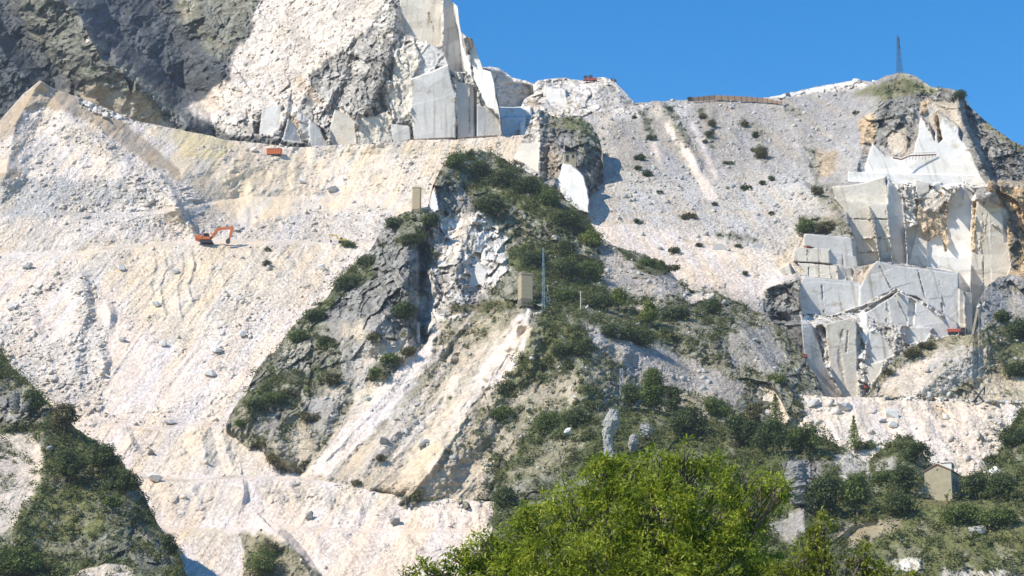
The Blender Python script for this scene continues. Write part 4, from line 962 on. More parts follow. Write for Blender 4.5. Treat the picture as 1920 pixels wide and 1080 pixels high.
def stonemat(name, c1, c2):
    m, n, b = new_mat(name); L = n.links.new
    ge = n.nodes.new('ShaderNodeNewGeometry'); cr = n.nodes.new('ShaderNodeValToRGB')
    cr.color_ramp.elements[0].color = (*c1, 1); cr.color_ramp.elements[1].color = (*c2, 1)
    tc = n.nodes.new('ShaderNodeTexCoord'); x = n.nodes.new('ShaderNodeTexNoise'); x.inputs['Scale'].default_value = 1.5; x.inputs['Detail'].default_value = 5
    L(tc.outputs['Object'], x.inputs['Vector'])
    a = n.nodes.new('ShaderNodeMath'); a.operation = 'ADD'; L(ge.outputs['Random Per Island'], a.inputs[0]); L(x.outputs[0], a.inputs[1])
    a2 = n.nodes.new('ShaderNodeMath'); a2.operation = 'MULTIPLY'; L(a.outputs[0], a2.inputs[0]); a2.inputs[1].default_value = .5
    L(a2.outputs[0], cr.inputs[0]); L(cr.outputs[0], b.inputs['Base Color']); b.inputs['Roughness'].default_value = .9
    bu = n.nodes.new('ShaderNodeBump'); bu.inputs['Strength'].default_value = .5; bu.inputs['Distance'].default_value = .3; L(x.outputs[0], bu.inputs['Height']); L(bu.outputs[0], b.inputs['Normal'])
    return m
M_STONE = stonemat('white_stones', (.50, .44, .37), (.78, .70, .61)); M_GSTONE = stonemat('grey_stones', (.30, .29, .27), (.62, .61, .58))
def stone_field(sheet, dens, label, smin, smax, mat, minv=.35, cap=24000):
    P, idx = scatter(sheet, dens, minv, 4)
    if len(P) > cap: P = P[:cap]
    sz = smin+(smax-smin)*rng.uniform(0, 1, len(P))**6
    stones('rubble', label, P+np.stack([0*sz, 0*sz, sz*.15], 1), sz, mat)
stone_field('white_scree_slope', .75, 'loose white stones strewn over the great left scree', .15, 1.0, M_STONE)
stone_field('right_mountain', .6, 'loose pale stones strewn over the right grey scree', .2, 1.1, M_GSTONE)
stone_field('central_ridge', .9, 'loose stones among the scrub of the central ridge', .2, 1.1, M_GSTONE)
stone_field('lower_scree_terrace', .9, 'loose stones on the creamy slope below the pit terrace', .2, 1.3, M_STONE, .3)
stone_field('right_knoll', .7, 'loose stones on the dry knoll', .2, 1.0, M_GSTONE)
stone_field('marble_peak', .4, 'loose stones on the white fan of the peak', .25, 1.2, M_STONE)
stone_field('left_spur', .10, 'loose stones on the lower left spur', .2, 1.0, M_GSTONE)
stone_field('wooded_foothill', .08, 'loose stones on the foothill', .2, .9, M_GSTONE)
# ================================================================ plants one can tell apart
def bush(u, v, wpx, hpx, tone, label, group=None, cat='bush', name='bush', n=None):
    """u, v: the foot of the plant in the photograph"""
    D0 = Dat(u, v, 2)-.6; m = px(D0); r = wpx*m/2; h = hpx*m
    P = Vector(pt(u, v, D0))
    k = max(1, int(round(wpx/ max(hpx, 1)*1.3)))
    lobes = 3+2*k+(2 if wpx > 30 else 0)
    cs = []; rs = []
    for i in range(lobes):
        a = rng.uniform(-1, 1); rr = h*rng.uniform(.30, .46)
        cs.append((a*max(r-rr*.7, .05), rng.uniform(-.4, .4)*r*.6, rr*.7+rng.uniform(0, max(h-1.75*rr, .05))*(1-.6*abs(a)))); rs.append(rr)
    nn = n or int(np.clip(1500*(h*r)/(lobes*6), 60, 420))
    leaf = .17 if m < .14 else .2
    v_, q = leaf_cloud(rng, np.array(cs), np.array(rs), nn, leaf)
    mat = {'d': M_DARK, 'm': M_MID, 'l': M_LIGHT, 'o': M_OLIVE}[tone]
    o = mesh_obj(name, v_, q, mat); o.location = P
    tag(o, label, cat, group); return o
def tree(u, v, wpx, hpx, tone, label, kind='round', group=None, trunk=.04, name='tree'):
    D0 = Dat(u, v, 2)-.8; m = px(D0); W = wpx*m; Ht = hpx*m
    root = thing(name, label, 'tree', pt(u, v, D0), 0, group)
    t = MB(); t.bar((0, 0, -.6), (0, 0, Ht*.75), .16+Ht*.012, 7, .05)
    for i in range(6):
        a = i*2.4; z = Ht*(.25+.08*i); t.bar((0, 0, z), (math.cos(a)*W*.3, math.sin(a)*W*.3, z+Ht*.12), .06, 5, .02)
    t.build('trunk', M_BARK, root)
    cs = []; rs = []
    if kind == 'cone':
        for i in range(26):
            f = i/25; z = Ht*(.12+.86*f); R_ = W*.5*(1-f)**.8
            a = i*2.4; cs.append((math.cos(a)*R_*.55, math.sin(a)*R_*.55, z)); rs.append(max(R_*.62, .22))
        nn = 70
    else:
        for i in range(18):
            rr = min(W, Ht)*rng.uniform(.17, .27); a = rng.uniform(0, 6.28); q_ = rng.uniform(.2, 1)
            z = Ht*(trunk+.05)+rr+rng.uniform(0, 1)*max(Ht*(1-trunk)-2*rr, 0)
            wz = math.sin(math.pi*min(max((z/Ht-trunk+.12)/(1.12-trunk), 0.1), .97))
            cs.append((math.cos(a)*q_*(W/2-rr)*wz, math.sin(a)*q_*(W/2-rr)*wz, z)); rs.append(rr)
        nn = int(np.clip(W*Ht*4, 110, 420))
    v_, q = leaf_cloud(rng, np.array(cs), np.array(rs), nn, .2)
    mat = {'d': M_DARK, 'm': M_MID, 'l': M_LIGHT, 'o': M_OLIVE}[tone]
    mesh_obj('crown', v_, q, mat, root)
    return root
BUSHES = [
 # grey scree slope of the right mountain
 (1198, 300, 26, 15, 'd', 'dark bush on grey scree, highest of the three right of the craggy outcrop'),
 (1197, 318, 15, 11, 'd', 'small dark bush on grey scree, middle of the three right of the craggy outcrop'),
 (1215, 330, 20, 16, 'd', 'dark bush on grey scree, lowest of the three right of the craggy outcrop'),
 (1318, 222, 14, 14, 'o', 'small olive bush on grey scree below the left end of the retaining wall'),
 (1335, 236, 14, 18, 'o', 'olive bush below the retaining wall, top of a vertical string of bushes'),
 (1331, 254, 18, 14, 'o', 'wider olive bush low in the vertical string below the retaining wall'),
 (1322, 268, 12, 9, 'd', 'smallest dark bush at the foot of the vertical string below the retaining wall'),
 (1398, 238, 14, 16, 'o', 'thin bush on grey scree below the middle of the retaining wall'),
 (1417, 257, 14, 14, 'd', 'dark bush on grey scree just above the tall narrow olive one'),
 (1427, 297, 16, 30, 'o', 'tall narrow olive bush in the middle of the grey scree'),
 (1412, 284, 12, 9, 'd', 'little dark bush touching the left of the tall narrow one on the scree'),
 (1365, 308, 22, 9, 'd', 'low flat dark bush alone on the grey scree left of the tall narrow one'),
 (1400, 355, 26, 11, 'd', 'low dark bush on grey scree, leftmost of a diagonal row of three'),
 (1431, 346, 16, 11, 'd', 'dark bush on grey scree, middle of a diagonal row of three'),
 (1447, 338, 18, 11, 'd', 'dark bush on grey scree, rightmost of a diagonal row of three'),
 (1292, 410, 32, 15, 'o', 'wide olive bush sitting on the lower grey scree above the track line'),
 (1262, 474, 24, 16, 'd', 'dark bush on pale scree left of the flat stone slabs'),
 (1238, 362, 14, 8, 'd', 'tiny dark bush alone in the left part of the grey scree'),
 (1197, 418, 22, 10, 'd', 'dark bush beside the brownish track scar on the left scree'),
 (1341, 385, 16, 8, 'd', 'tiny dark bush under the wide smooth part of the grey scree'),
 (1447, 402, 13, 8, 'd', 'tiny dark bush right on the faint track across the grey scree'),
 (1312, 462, 18, 9, 'd', 'small dark bush just left of the flat stone slabs'),
 (1384, 463, 16, 8, 'd', 'small dark bush just right of the flat stone slabs'),
 (1395, 515, 14, 10, 'd', 'little dark bush under the tan patch of scree'),
 (1606, 214, 18, 8, 'd', 'low dark bush high on the scree under the white crest block'),
 (1187, 222, 14, 8, 'd', 'dark bush on the white rim at the top left of the grey scree'),
 (1256, 206, 12, 10, 'd', 'small dark bush just under the skyline left of the retaining wall'),
 (1222, 262, 20, 13, 'd', 'low dark bush high on the left edge of the grey scree'),
 (1510, 436, 40, 28, 'm', 'large green bush on the ledge above the top marble terrace'),
 (1548, 436, 44, 26, 'o', 'dry brownish bush on the ledge above the top marble terrace'),
 (1530, 365, 26, 22, 'o', 'olive bush on rocks left of the topmost sawn pillar face'),
 (1800, 186, 26, 22, 'd', 'dark bush on the skyline right of the mast summit'),
 (1293, 188, 13, 8, 'd', 'dark bush at the left end of the retaining wall on the skyline'),
 # left scree
 (652, 463, 28, 16, 'm', 'green bush on the brow at the right end of the excavator bench'),
 (500, 498, 22, 12, 'd', 'dark bush on the cream face below the excavator bench, lower of two'),
 (501, 470, 14, 9, 'o', 'small olive bush just under the excavator bench, upper of two'),
 (520, 874, 34, 40, 'o', 'olive bush at the foot of the left rocky rib'),
 (704, 708, 32, 28, 'm', 'leafy green bush, lowest of the diagonal row in the left gully'),
 (733, 682, 36, 26, 'm', 'leafy green bush, second from the bottom of the diagonal row in the left gully'),
 (765, 664, 30, 22, 'o', 'olive bush, topmost of the diagonal row in the left gully'),
 (490, 1086, 56, 74, 'm', 'big green bush at the bottom edge on the rib in the white scree'),
 (504, 1040, 40, 30, 'o', 'dry olive bush just above the big green one at the bottom edge'),
 (715, 864, 22, 16, 'o', 'round olive bush on the tan slope between the two gullies'),
 (667, 910, 22, 14, 'o', 'olive bush at the lowest left end of the tan slope'),
 # central ridge
 (760, 600, 52, 42, 'd', 'dark bush at the bottom of the grey cliff under the left tower'),
 (655, 542, 44, 36, 'd', 'dark bush on the left shoulder of the central ridge'),
 (1065, 668, 66, 34, 'd', 'wide dark green bush on the grassy ridge right of the concrete tower'),
 (770, 458, 40, 30, 'd', 'dark bush on the grey cliff directly under the left tower'),
 (855, 316, 36, 40, 'm', 'bush sticking up at the very top of the central ridge'),
 (900, 330, 48, 40, 'd', 'dark bush just right of the top of the central ridge'),
 (945, 350, 52, 44, 'd', 'dark bush on the wooded crest, left of a shaded hollow'),
 (985, 362, 50, 40, 'd', 'dark bush in the middle of the wooded crest'),
 (1030, 384, 50, 44, 'm', 'green bush on the wooded crest beside the white rock slab'),
 (1065, 425, 56, 40, 'd', 'dark bush near the lower end of the wooded crest'),
 (920, 400, 70, 46, 'd', 'broad dark bush under the wooded crest above pale rocks'),
 (1112, 462, 40, 44, 'l', 'bright green bush at the lower right end of the wooded crest'),
 (1000, 500, 60, 40, 'd', 'dark bush in the hollow just above the concrete tower'),
 (1050, 520, 70, 50, 'd', 'broad dark bush in the hollow right of the thin lattice mast'),
 (1100, 520, 60, 40, 'm', 'green bush in the hollow beside the grey scree tongue'),
 (1060, 478, 34, 38, 'd', 'tall dark bush at the upper edge of the hollow'),
 (1055, 565, 60, 30, 'm', 'green bush behind the white pole, on its left'),
 (1122, 580, 56, 36, 'd', 'dark bush behind the white pole, on its right'),
 (1222, 500, 54, 18, 'm', 'low green bush on the rim of the grey scree tongue, left one'),
 (1255, 508, 44, 16, 'o', 'low olive bush on the rim of the grey scree tongue, right one'),
 (1268, 598, 60, 28, 'd', 'dark bush right of the two light green trees'),
 (1155, 636, 64, 38, 'd', 'dark bush below the light green trees, left of two'),
 (1200, 648, 64, 42, 'd', 'dark bush below the light green trees, right of two'),
 (1338, 588, 26, 36, 'd', 'upright dark bush beside the cream patch near the pit'),
 (1455, 716, 38, 20, 'l', 'bright green bush beside the path near the pit foot'),
 (945, 790, 60, 36, 'm', 'green bush on the left edge of the grassy slope'),
 (1028, 810, 60, 48, 'm', 'tall green bush between pale rocks on the grassy slope'),
 (1082, 796, 60, 34, 'd', 'dark bush on the grassy slope left of the rock pinnacle'),
 (945, 950, 54, 44, 'd', 'dark bush at the lowest left edge of the foothill'),

 (455, 800, 34, 20, 'm', 'green bush at the lowest left tip of the central ridge'),
 (480, 766, 40, 26, 'd', 'dark bush on the lower left edge of the central ridge'),
 (512, 756, 46, 28, 'm', 'green bush group low on the left rib, right of the edge'),
 (545, 745, 34, 24, 'o', 'olive bush beside the grey slab on the left rib'),
 (560, 640, 40, 26, 'm', 'green bush on the skyline of the left rib, middle'),
 (592, 600, 46, 26, 'd', 'dark bush on the skyline of the left rib, upper'),
 (612, 650, 34, 26, 'd', 'dark bush right of the grey slab on the left rib'),
 (690, 500, 44, 26, 'd', 'dark bush on the skyline above the left shoulder'),
 (625, 720, 40, 26, 'o', 'olive bush in the middle of the left rib'),
 (580, 790, 44, 22, 'o', 'olive bush on the tan lower part of the left rib'),
 (700, 640, 36, 20, 'o', 'dry bush at the foot of the grey cliff'),
 (740, 430, 34, 30, 'd', 'dark bush left of the slim tower foot'),
 (810, 425, 34, 34, 'd', 'dark bush right of the slim tower foot'),
 # right knoll and foothill
 (1880, 604, 34, 28, 'd', 'dark bush on the grey shoulder of the knoll'),
 (1910, 632, 34, 44, 'd', 'dark bush at the right frame edge on the knoll'),
 (1712, 668, 40, 20, 'o', 'olive bush on the slanting skyline of the knoll'),
 (1735, 652, 36, 16, 'o', 'olive bush below the small red truck'),
 (1905, 704, 46, 32, 'd', 'dark bush on the lower part of the knoll'),
 (1668, 702, 28, 12, 'o', 'small olive bush low on the slanting edge of the knoll'),
 (1862, 872, 40, 26, 'd', 'dark round bush above the white boulder near the house'),
 (1898, 838, 60, 50, 'd', 'large dark bush at the right edge above the house'),
 (1757, 926, 30, 36, 'd', 'dark bush growing against the gable wall of the house'),
 (1776, 936, 20, 16, 'd', 'small dark bush at the front corner of the house'),
 (1690, 964, 60, 44, 'd', 'rounded dark bush left of the house'),
 (1812, 980, 80, 46, 'm', 'wide green bush below the house'),
 (1880, 985, 80, 40, 'm', 'green bush at the right edge below the house'),
 (1660, 905, 50, 32, 'm', 'green bush beside the pale rock left of the house'),
 (1620, 842, 50, 20, 'm', 'green bush at the foot of the small pale conifer'),
]
for u, v, w_, h_, t_, lab in BUSHES:
    bush(u, v, w_, h_, t_, lab, 'bushes dotted over the quarry slopes')
TREES = [
 (1160, 582, 46, 46, 'l', 'light green broadleaf tree right of the white pole', 'round'),
 (1219, 612, 46, 54, 'l', 'pale green broadleaf tree, right one of the light pair', 'round'),
 (1226, 775, 66, 88, 'm', 'tall green tree standing highest above the wooded foothill', 'round'),
 (1262, 772, 40, 52, 'd', 'dark tree touching the right of the tallest foothill tree', 'round'),
 (1180, 770, 56, 50, 'd', 'dark tree beside the thin grey lattice pylon', 'round'),
 (1455, 800, 36, 62, 'm', 'upright conifer at the left end of the cream terrace', 'cone'),
 (1603, 845, 30, 66, 'l', 'slim pale conifer in front of the cream scree', 'cone'),
 (1410, 806, 56, 50, 'o', 'olive broadleaf tree just left of the upright conifer', 'round'),
 (1385, 838, 84, 62, 'd', 'broad dark tree behind the top of the chestnut', 'round'),
 (1450, 850, 84, 62, 'd', 'broad dark tree above the dark rocks, under the upright conifer', 'round'),
 (1510, 852, 80, 58, 'm', 'green tree at the right end of the dark wood', 'round'),
 (1345, 790, 70, 50, 'm', 'green tree on the skyline of the wood, left of the olive one', 'round'),
 (1290, 820, 90, 60, 'd', 'dark tree below the tallest foothill tree', 'round'),
 (1548, 972, 84, 84, 'd', 'large dark tree right of the dark rocks, left of a pair', 'round'),
 (1608, 966, 84, 80, 'm', 'large green tree right of the dark rocks, right of a pair', 'round'),
 (1832, 936, 60, 56, 'd', 'dark tree hiding the right part of the house', 'round'),
 (1880, 940, 70, 54, 'd', 'dark tree second to the right of the house', 'round'),
 (1722, 872, 70, 44, 'd', 'dark tree on the rocks just above the house', 'round'),
 (1695, 930, 60, 60, 'd', 'dark tree directly left of the gable of the house', 'round'),
 (60, 780, 54, 50, 'd', 'dark tree among grey rocks on the lower left spur', 'round'),
 (120, 820, 66, 66, 'o', 'brownish green tree on the skyline of the lower left spur', 'round'),
 (190, 890, 80, 60, 'd', 'dark tree below the skyline of the lower left spur', 'round'),
 (130, 905, 90, 60, 'd', 'dark tree beside the bare pink patch of the lower left spur', 'round'),
 (240, 930, 60, 50, 'd', 'dark tree on the shaded right flank of the left spur', 'round'),
 (210, 960, 50, 30, 'm', 'green tree in the middle of the left spur near grey rocks', 'round'),
 (315, 1050, 40, 50, 'd', 'dark tree at the lowest right end of the left spur', 'round'),
 (30, 1086, 110, 66, 'm', 'green tree in the bottom left corner', 'round'),
]
for u, v, w_, h_, t_, lab, k in TREES:
    tree(u, v, w_, h_, t_, lab, k, 'trees on the hillsides', name='conifer' if k == 'cone' else 'tree')

# ---- single boulders
def boulder(u, v, wpx, hpx, mat, label, seed=1, group='large boulders'):
    D0 = Dat(u, v, 2)-.3; m = px(D0); r = random.Random(seed)
    bm = bmesh.new()
    for _ in range(15):
        d_ = Vector((r.gauss(0, 1), r.gauss(0, 1), r.gauss(0, 1))); d_ = d_/max(abs(d_.x), abs(d_.y), abs(d_.z))*r.uniform(.72, .95); bm.verts.new(d_)
    h_ = bmesh.ops.convex_hull(bm, input=bm.verts); bmesh.ops.delete(bm, geom=[g for g in h_['geom_interior'] if isinstance(g, bmesh.types.BMVert)], context='VERTS')
    for v_ in bm.verts: v_.co = Vector((v_.co.x*wpx*m*.62, v_.co.y*wpx*m*.5, v_.co.z*hpx*m*.66+hpx*m*.4))
    me = bpy.data.meshes.new('boulder'); bm.to_mesh(me); bm.free(); me.materials.append(mat)
    o = bpy.data.objects.new('boulder', me); COL.objects.link(o); o.location = pt(u, v, D0); o.rotation_euler = (0, r.uniform(-.2, .2), r.uniform(-.3, .3))
    tag(o, label, 'boulder', group); return o
BW = stonemat('boulder_white', (.60, .57, .52), (.86, .84, .80)); BG = stonemat('boulder_grey', (.12, .118, .11), (.36, .35, .33)); BR = stonemat('rock_grey', (.22, .215, .20), (.50, .49, .46)); BP = stonemat('boulder_pale', (.42, .41, .39), (.66, .65, .62))
for i, (u, v, w_, h_, mt, lab) in enumerate([
 (20, 580, 16, 13, BW, 'bright white boulder near the left frame edge on the scree'),
 (290, 901, 24, 13, BW, 'flat white boulder lying on the lowest bench near the left spur'),
 (578, 974, 12, 18, BG, 'upright grey boulder on the cream bottom face'),
 (740, 982, 18, 14, BG, 'dark grey boulder low on the pink bottom face'),
 (229, 506, 14, 9, BW, 'white boulder in the cream eroded face left of the gullies'),
 (50, 502, 17, 11, BP, 'pale squarish boulder near the left edge below the bench'),
 (295, 575, 14, 10, BW, 'white boulder right under the eroded cream gullies'),
 (231, 639, 14, 9, BP, 'pale boulder on the middle of the left scree'),
 (306, 648, 13, 9, BW, 'white boulder low on the left scree, centre'),
 (405, 661, 20, 11, BW, 'flat white boulder left of the dark rubble strip'),
 (394, 704, 20, 13, BW, 'white boulder near the foot of the long scree run'),
 (602, 505, 16, 11, BW, 'white boulder on the brow left of the central ridge'),
 (455, 630, 14, 13, BP, 'pale boulder at the end of the dark rubble strip'),
 (330, 512, 12, 9, BW, 'small white boulder high in the eroded gullies'),
 (320, 795, 20, 9, BP, 'grey slab boulder on the road edge'),
 (283, 852, 14, 10, BG, 'grey boulder on the middle road bench'),
 (622, 358, 18, 10, BP, 'pale boulder in the sandy bowl right of the orange container'),
 (566, 342, 12, 7, BW, 'small white boulder in the sandy bowl below the orange container'),
 (476, 283, 12, 9, BW, 'white block on the road left of the orange container'),
 (795, 836, 26, 12, BP, 'long pale boulder on the tan slope between gullies'),
 (720, 832, 16, 12, BG, 'dark boulder on the left of the tan slope'),
 (1605, 154, 12, 7, BW, 'square white block perched on the skyline crest'),
 (1640, 158, 12, 8, BW, 'white block on the skyline at the foot of the mast summit'),
 (1865, 890, 18, 16, BW, 'big cubic white boulder on the slope right of the house'),
 (1848, 882, 24, 22, BP, 'cluster-like pale boulder left of the cubic white one'),
 (1585, 768, 28, 13, BP, 'flat grey slab on top of the cream terrace slope'),
 (1673, 782, 22, 16, BW, 'white boulder in the upper middle of the cream terrace slope'),
 (1673, 800, 16, 9, BW, 'small white boulder right below the larger one on the terrace slope'),
 (1655, 790, 14, 7, BP, 'low pale boulder left of the white one on the terrace slope'),
 (1525, 762, 22, 16, BP, 'grey white boulder at the left end of the terrace slope'),
 (1062, 818, 16, 16, BP, 'pale rock in scrub on the slope left of the pinnacle'),
 (1835, 1000, 26, 14, BR, 'grey white rock in the grass below the house'),
]): boulder(u, v, w_, h_, mt, lab, 30+i)

def pinnacle(label, pts, wid, seed=3, mat=None):
    """a standing rock: lofted, jagged column through photo positions (foot to tip)"""
    r = random.Random(seed); u0, v0 = pts[0]; D0 = Dat(u0, v0, 2)-1.5; m = px(D0); base = Vector(pt(u0, v0, D0))
    bm = bmesh.new(); rings = []; n = 12; K = 16
    for i in range(K):
        f = i/(K-1)*(len(pts)-1); k = min(int(f), len(pts)-2); t = f-k
        cx = (pts[k][0]*(1-t)+pts[k+1][0]*t-u0)*m; cz = -(pts[k][1]*(1-t)+pts[k+1][1]*t-v0)*m
        ww = (wid[k]*(1-t)+wid[k+1]*t)*m/2
        rings.append([bm.verts.new((cx+math.cos(a)*ww*r.uniform(.72, 1.2), math.sin(a)*ww*.8*r.uniform(.7, 1.2), cz+r.uniform(-.25, .25))) for a in [j*2*math.pi/n for j in range(n)]])
    for a, b in zip(rings, rings[1:]):
        for j in range(n): bm.faces.new((a[j], a[(j+1) % n], b[(j+1) % n], b[j]))
    bm.faces.new(rings[-1]); bm.faces.new(rings[0][::-1])
    bmesh.ops.triangulate(bm, faces=bm.faces)
    bmesh.ops.subdivide_edges(bm, edges=bm.edges, cuts=2, use_grid_fill=True, fractal=.9, seed=seed)
    me = bpy.data.meshes.new('rock_pinnacle'); bm.to_mesh(me); bm.free(); me.materials.append(mat or BR)
    o = bpy.data.objects.new('rock_pinnacle', me); COL.objects.link(o); o.location = base
    tag(o, label, 'rock', 'standing rocks'); return o
pinnacle('tall pale rock pinnacle standing out of the scrub', [(1144, 862), (1140, 820), (1148, 790), (1152, 768)], [18, 20, 34, 14], 3)
pinnacle('rounded pale rock standing right of the tall pinnacle', [(1213, 820), (1213, 806), (1208, 794)], [22, 28, 14], 5)
pinnacle('small low pale rock between the two standing ones', [(1188, 846), (1187, 830), (1190, 815)], [12, 20, 14], 6)
pinnacle('dark jagged rock standing beside the chestnut crown', [(1500, 945), (1495, 910), (1497, 866)], [40, 50, 30], 8, BG)
pinnacle('rock pillar at the lower left of the dark gully cliff', [(784, 642), (784, 622), (784, 604)], [7, 7, 4], 9)
pinnacle('dark upright slab at the left edge on the lower left spur', [(28, 768), (26, 750), (28, 736)], [18, 20, 12], 10, BG)
pinnacle('leaning dark slab on the lower left spur, right of the upright one', [(42, 772), (50, 758), (56, 748)], [16, 16, 8], 11, BG)
# ================================================================ built things
M_CONC = flat('tan_concrete', (.43, .36, .235), .9, var=.10, scale=1.2)
M_CONC2 = flat('dark_concrete', (.22, .19, .15), .9, var=.12)
M_CREAM = flat('cream_render', (.58, .50, .32), .9, var=.10)
M_ORANGE = flat('orange_paint', (.60, .17, .055), .6, var=.16, scale=1.5)
M_REDP = flat('red_paint', (.42, .10, .06), .6, var=.10)
M_YEL = flat('yellow_paint', (.66, .47, .11), .5, var=.10)
M_STEEL = flat('grey_steel', (.30, .33, .36), .5, .4)
M_DSTEEL = flat('dark_steel', (.07, .075, .085), .6, .3)
M_BLUST = flat('blue_grey_steel', (.22, .33, .40), .5, .2)
M_RUST = flat('rusty_steel', (.17, .075, .05), .8, .1)
M_GLASS = flat('dark_glass', (.02, .025, .03), .15, 0, .05)
M_RUB = flat('rubber_track', (.04, .04, .04), .9)
M_WOODW = flat('weathered_timber', (.30, .215, .15), .9, var=.25, scale=3)
M_WALL = flat('old_house_render', (.40, .345, .235), .95, var=.16, scale=.9, bump=.3)
M_TILE = flat('brown_roof_tile', (.23, .13, .085), .9, var=.25, scale=5, bump=.5)
M_WHITE = flat('white_plaster', (.72, .70, .66), .9)
M_DWALL = flat('shade_side_render', (.36, .30, .21), .95, var=.16)  # house render darkened for the shade side; used only on the sills
M_PALEW = flat('pale_wood_pole', (.62, .57, .42), .85)

def tower(u, v, wpx, hpx, a, depth, label, win=False):
    D0 = Dat(u, v, 2)-2.6; m = px(D0); W = wpx*m; Ht = hpx*m
    t = thing('concrete_tower', label, 'tower', pt(u, v, D0), a, 'ropeway towers')
    MB().box(-W/2, W/2, -.1, depth, -2.0, Ht-.35, .04).build('shaft', M_CONC, t)
    s = MB().box(-W/2-.12, W/2+.12, -.22, depth+.12, Ht-.352, Ht, .03)
    s.build('roof_slab', M_CONC, t)
    p = MB().box(-W/2-.15, W/2+.15, -.28, depth+.15, -2.0, .25, .05); p.build('plinth', M_CONC2, t)
    c = MB()
    for i in range(1, int(Ht/1.2)): c.box(-W/2-.02, W/2+.02, -.125, depth+.02, i*1.2-.03, i*1.2+.03)
    c.build('formwork_band', M_CONC, t)
    MB().bar((-W*.32, .3, Ht), (-W*.32, .3, Ht+.5), .12, 8).build('vent_pipe', M_CONC2, t)
    MB().bar((W*.1, .6, Ht), (W*.1, .6, Ht+.3), .09, 8).build('vent_pipe', M_CONC2, t)
    return t
tower(988, 561, 22, 51, R(14), 3.6, 'square tan concrete tower standing on the ridge beside the thin mast')
tower(780, 393, 15, 45, R(-8), 2.4, 'slim tan concrete tower on the left shoulder of the central ridge below the scree')

def hut(u, v, wpx, hpx, a, depth, label, mat, name='hut', door=True):
    D0 = min(Dat(u+q, v-8, 2) for q in (-9, 0, 9))-(4.5 if wpx > 20 else 2.0); m = px(D0); W = wpx*m; Ht = hpx*m
    t = thing(name, label, 'hut', pt(u, v, D0), a)
    MB().box(-W/2, W/2, 0, depth, -2.5, Ht, .04).build('wall', mat, t)
    MB().box(-W/2-.18, W/2+.18, -.22, depth+.18, Ht+.002, Ht+.2, .03).build('roof', M_CONC2, t)
    w_ = MB().box(W*.16, W*.34, -.05, .1, Ht*.45, Ht*.75).build('window', M_GLASS, t)
    MB().box(W*.13, W*.37, -.07, .0, Ht*.75, Ht*.80).build('lintel', M_CONC2, w_)
    MB().box(W*.13, W*.37, -.07, .0, Ht*.40, Ht*.45).build('sill', M_CONC2, w_)
    if door: MB().box(-W*.35, -W*.12, -.04, .1, 0, Ht*.72).build('door', M_DSTEEL, t)
    return t
hut(1069, 303, 23, 18, R(6), 3.2, 'small tan hut perched on the dark craggy outcrop above the white slab', M_CONC)
hut(1025, 568, 13, 13, R(10), 2.2, 'tiny cream hut at the foot of the thin mast right of the concrete tower', M_CREAM, 'equipment_hut')

def lattice(name, u, v, hpx, wb, wt, mat, label, cat, r=.05, arms=(), dz=0, dD=-2.0):
    D0 = Dat(u, v, 2)+dD; m = px(D0); Ht = hpx*m
    t = thing(name, label, cat, pt(u, v, D0), R(20))
    n = max(5, int(Ht/1.3))
    def c(i, z): w_ = wb*(1-z/Ht)+wt*z/Ht; return Vector(((-1, 1, 1, -1)[i]*w_/2, (-1, -1, 1, 1)[i]*w_/2, z))
    for i in range(4): MB().bar(c(i, 0)-Vector((0, 0, 1.5)), c(i, Ht), r*1.3, 5).build('leg', mat, t)
    b = MB()
    for k in range(n):
        z0, z1 = Ht*k/n, Ht*(k+1)/n
        for i in range(4):
            j = (i+1) % 4
            b.bar(c(i, z0), c(j, z1), r*.7, 4); b.bar(c(i, z1), c(j, z1), r*.7, 4)
            if k % 2: b.bar(c(j, z0), c(i, z1), r*.7, 4)
    b.build('bracing', mat, t)
    for z, L in arms: MB().bar((-L/2, 0, z*Ht), (L/2, 0, z*Ht), r*1.2, 5).build('cross_arm', mat, t)
    return t, Ht, D0
mast, Hm, Dm = lattice('radio_mast', 1687, 138, 76, 1.7, .5, M_DSTEEL, 'tall dark lattice radio mast on the grassy summit against the sky', 'mast', .05, (), dD=1.0)
MB().bar((0, 0, Hm), (0, 0, Hm+1.6), .05, 6).build('antenna', M_DSTEEL, mast)
MB().bar((0, -.6, Hm*.82), (0, -.6, Hm*.95), .22, 8).bar((.35, 0, Hm*.66), (.35, 0, Hm*.78), .18, 8).build('dipole_panel', M_DSTEEL, mast)
py, Hp, Dp = lattice('lattice_mast', 1019, 582, 122, .75, .25, M_BLUST, 'thin blue grey lattice mast rising in front of the dark bushes by the concrete tower', 'mast', .022, ((.97, 1.2),))
py2, Hp2, Dp2 = lattice('power_pylon', 1166, 752, 62, 1.0, .5, M_STEEL, 'small thin grey lattice pylon standing among trees on the foothill', 'pylon', .045, ((.95, 1.8), (.82, 1.8)))
def pole(u, v, hpx, r, label, mat, group=None, name='utility_pole', lean=0):
    D0 = Dat(u, v, 2)-1.5; m = px(D0); Ht = hpx*m
    t = thing(name, label, 'pole', pt(u, v, D0), 0, group)
    MB().bar((0, 0, -.8), (lean, 0, Ht), r, 8, r*.75).build('shaft', mat, t)
    MB().bar((lean-.5, 0, Ht-.25), (lean+.5, 0, Ht-.25), .05, 6).build('cross_arm', mat, t)
    i = MB()
    for x in (-.45, .45): i.bar((lean+x, 0, Ht-.25), (lean+x, 0, Ht), .05, 6)
    i.build('insulator', M_WHITE, t)
    return t, Vector(pt(u, v, D0))+Vector((lean, 0, Ht))
p1_, t1 = pole(1089, 578, 33, .15, 'short pale utility pole standing clear on the ridge right of the tiny cream hut', M_PALEW)
p2_, t2 = pole(1146, 572, 20, .09, 'thin grey pole just left of the light green tree', M_STEEL)
p3_, t3 = pole(1028, 548, 14, .09, 'stubby pale post beside the tiny cream hut roof', M_PALEW, lean=-.2)
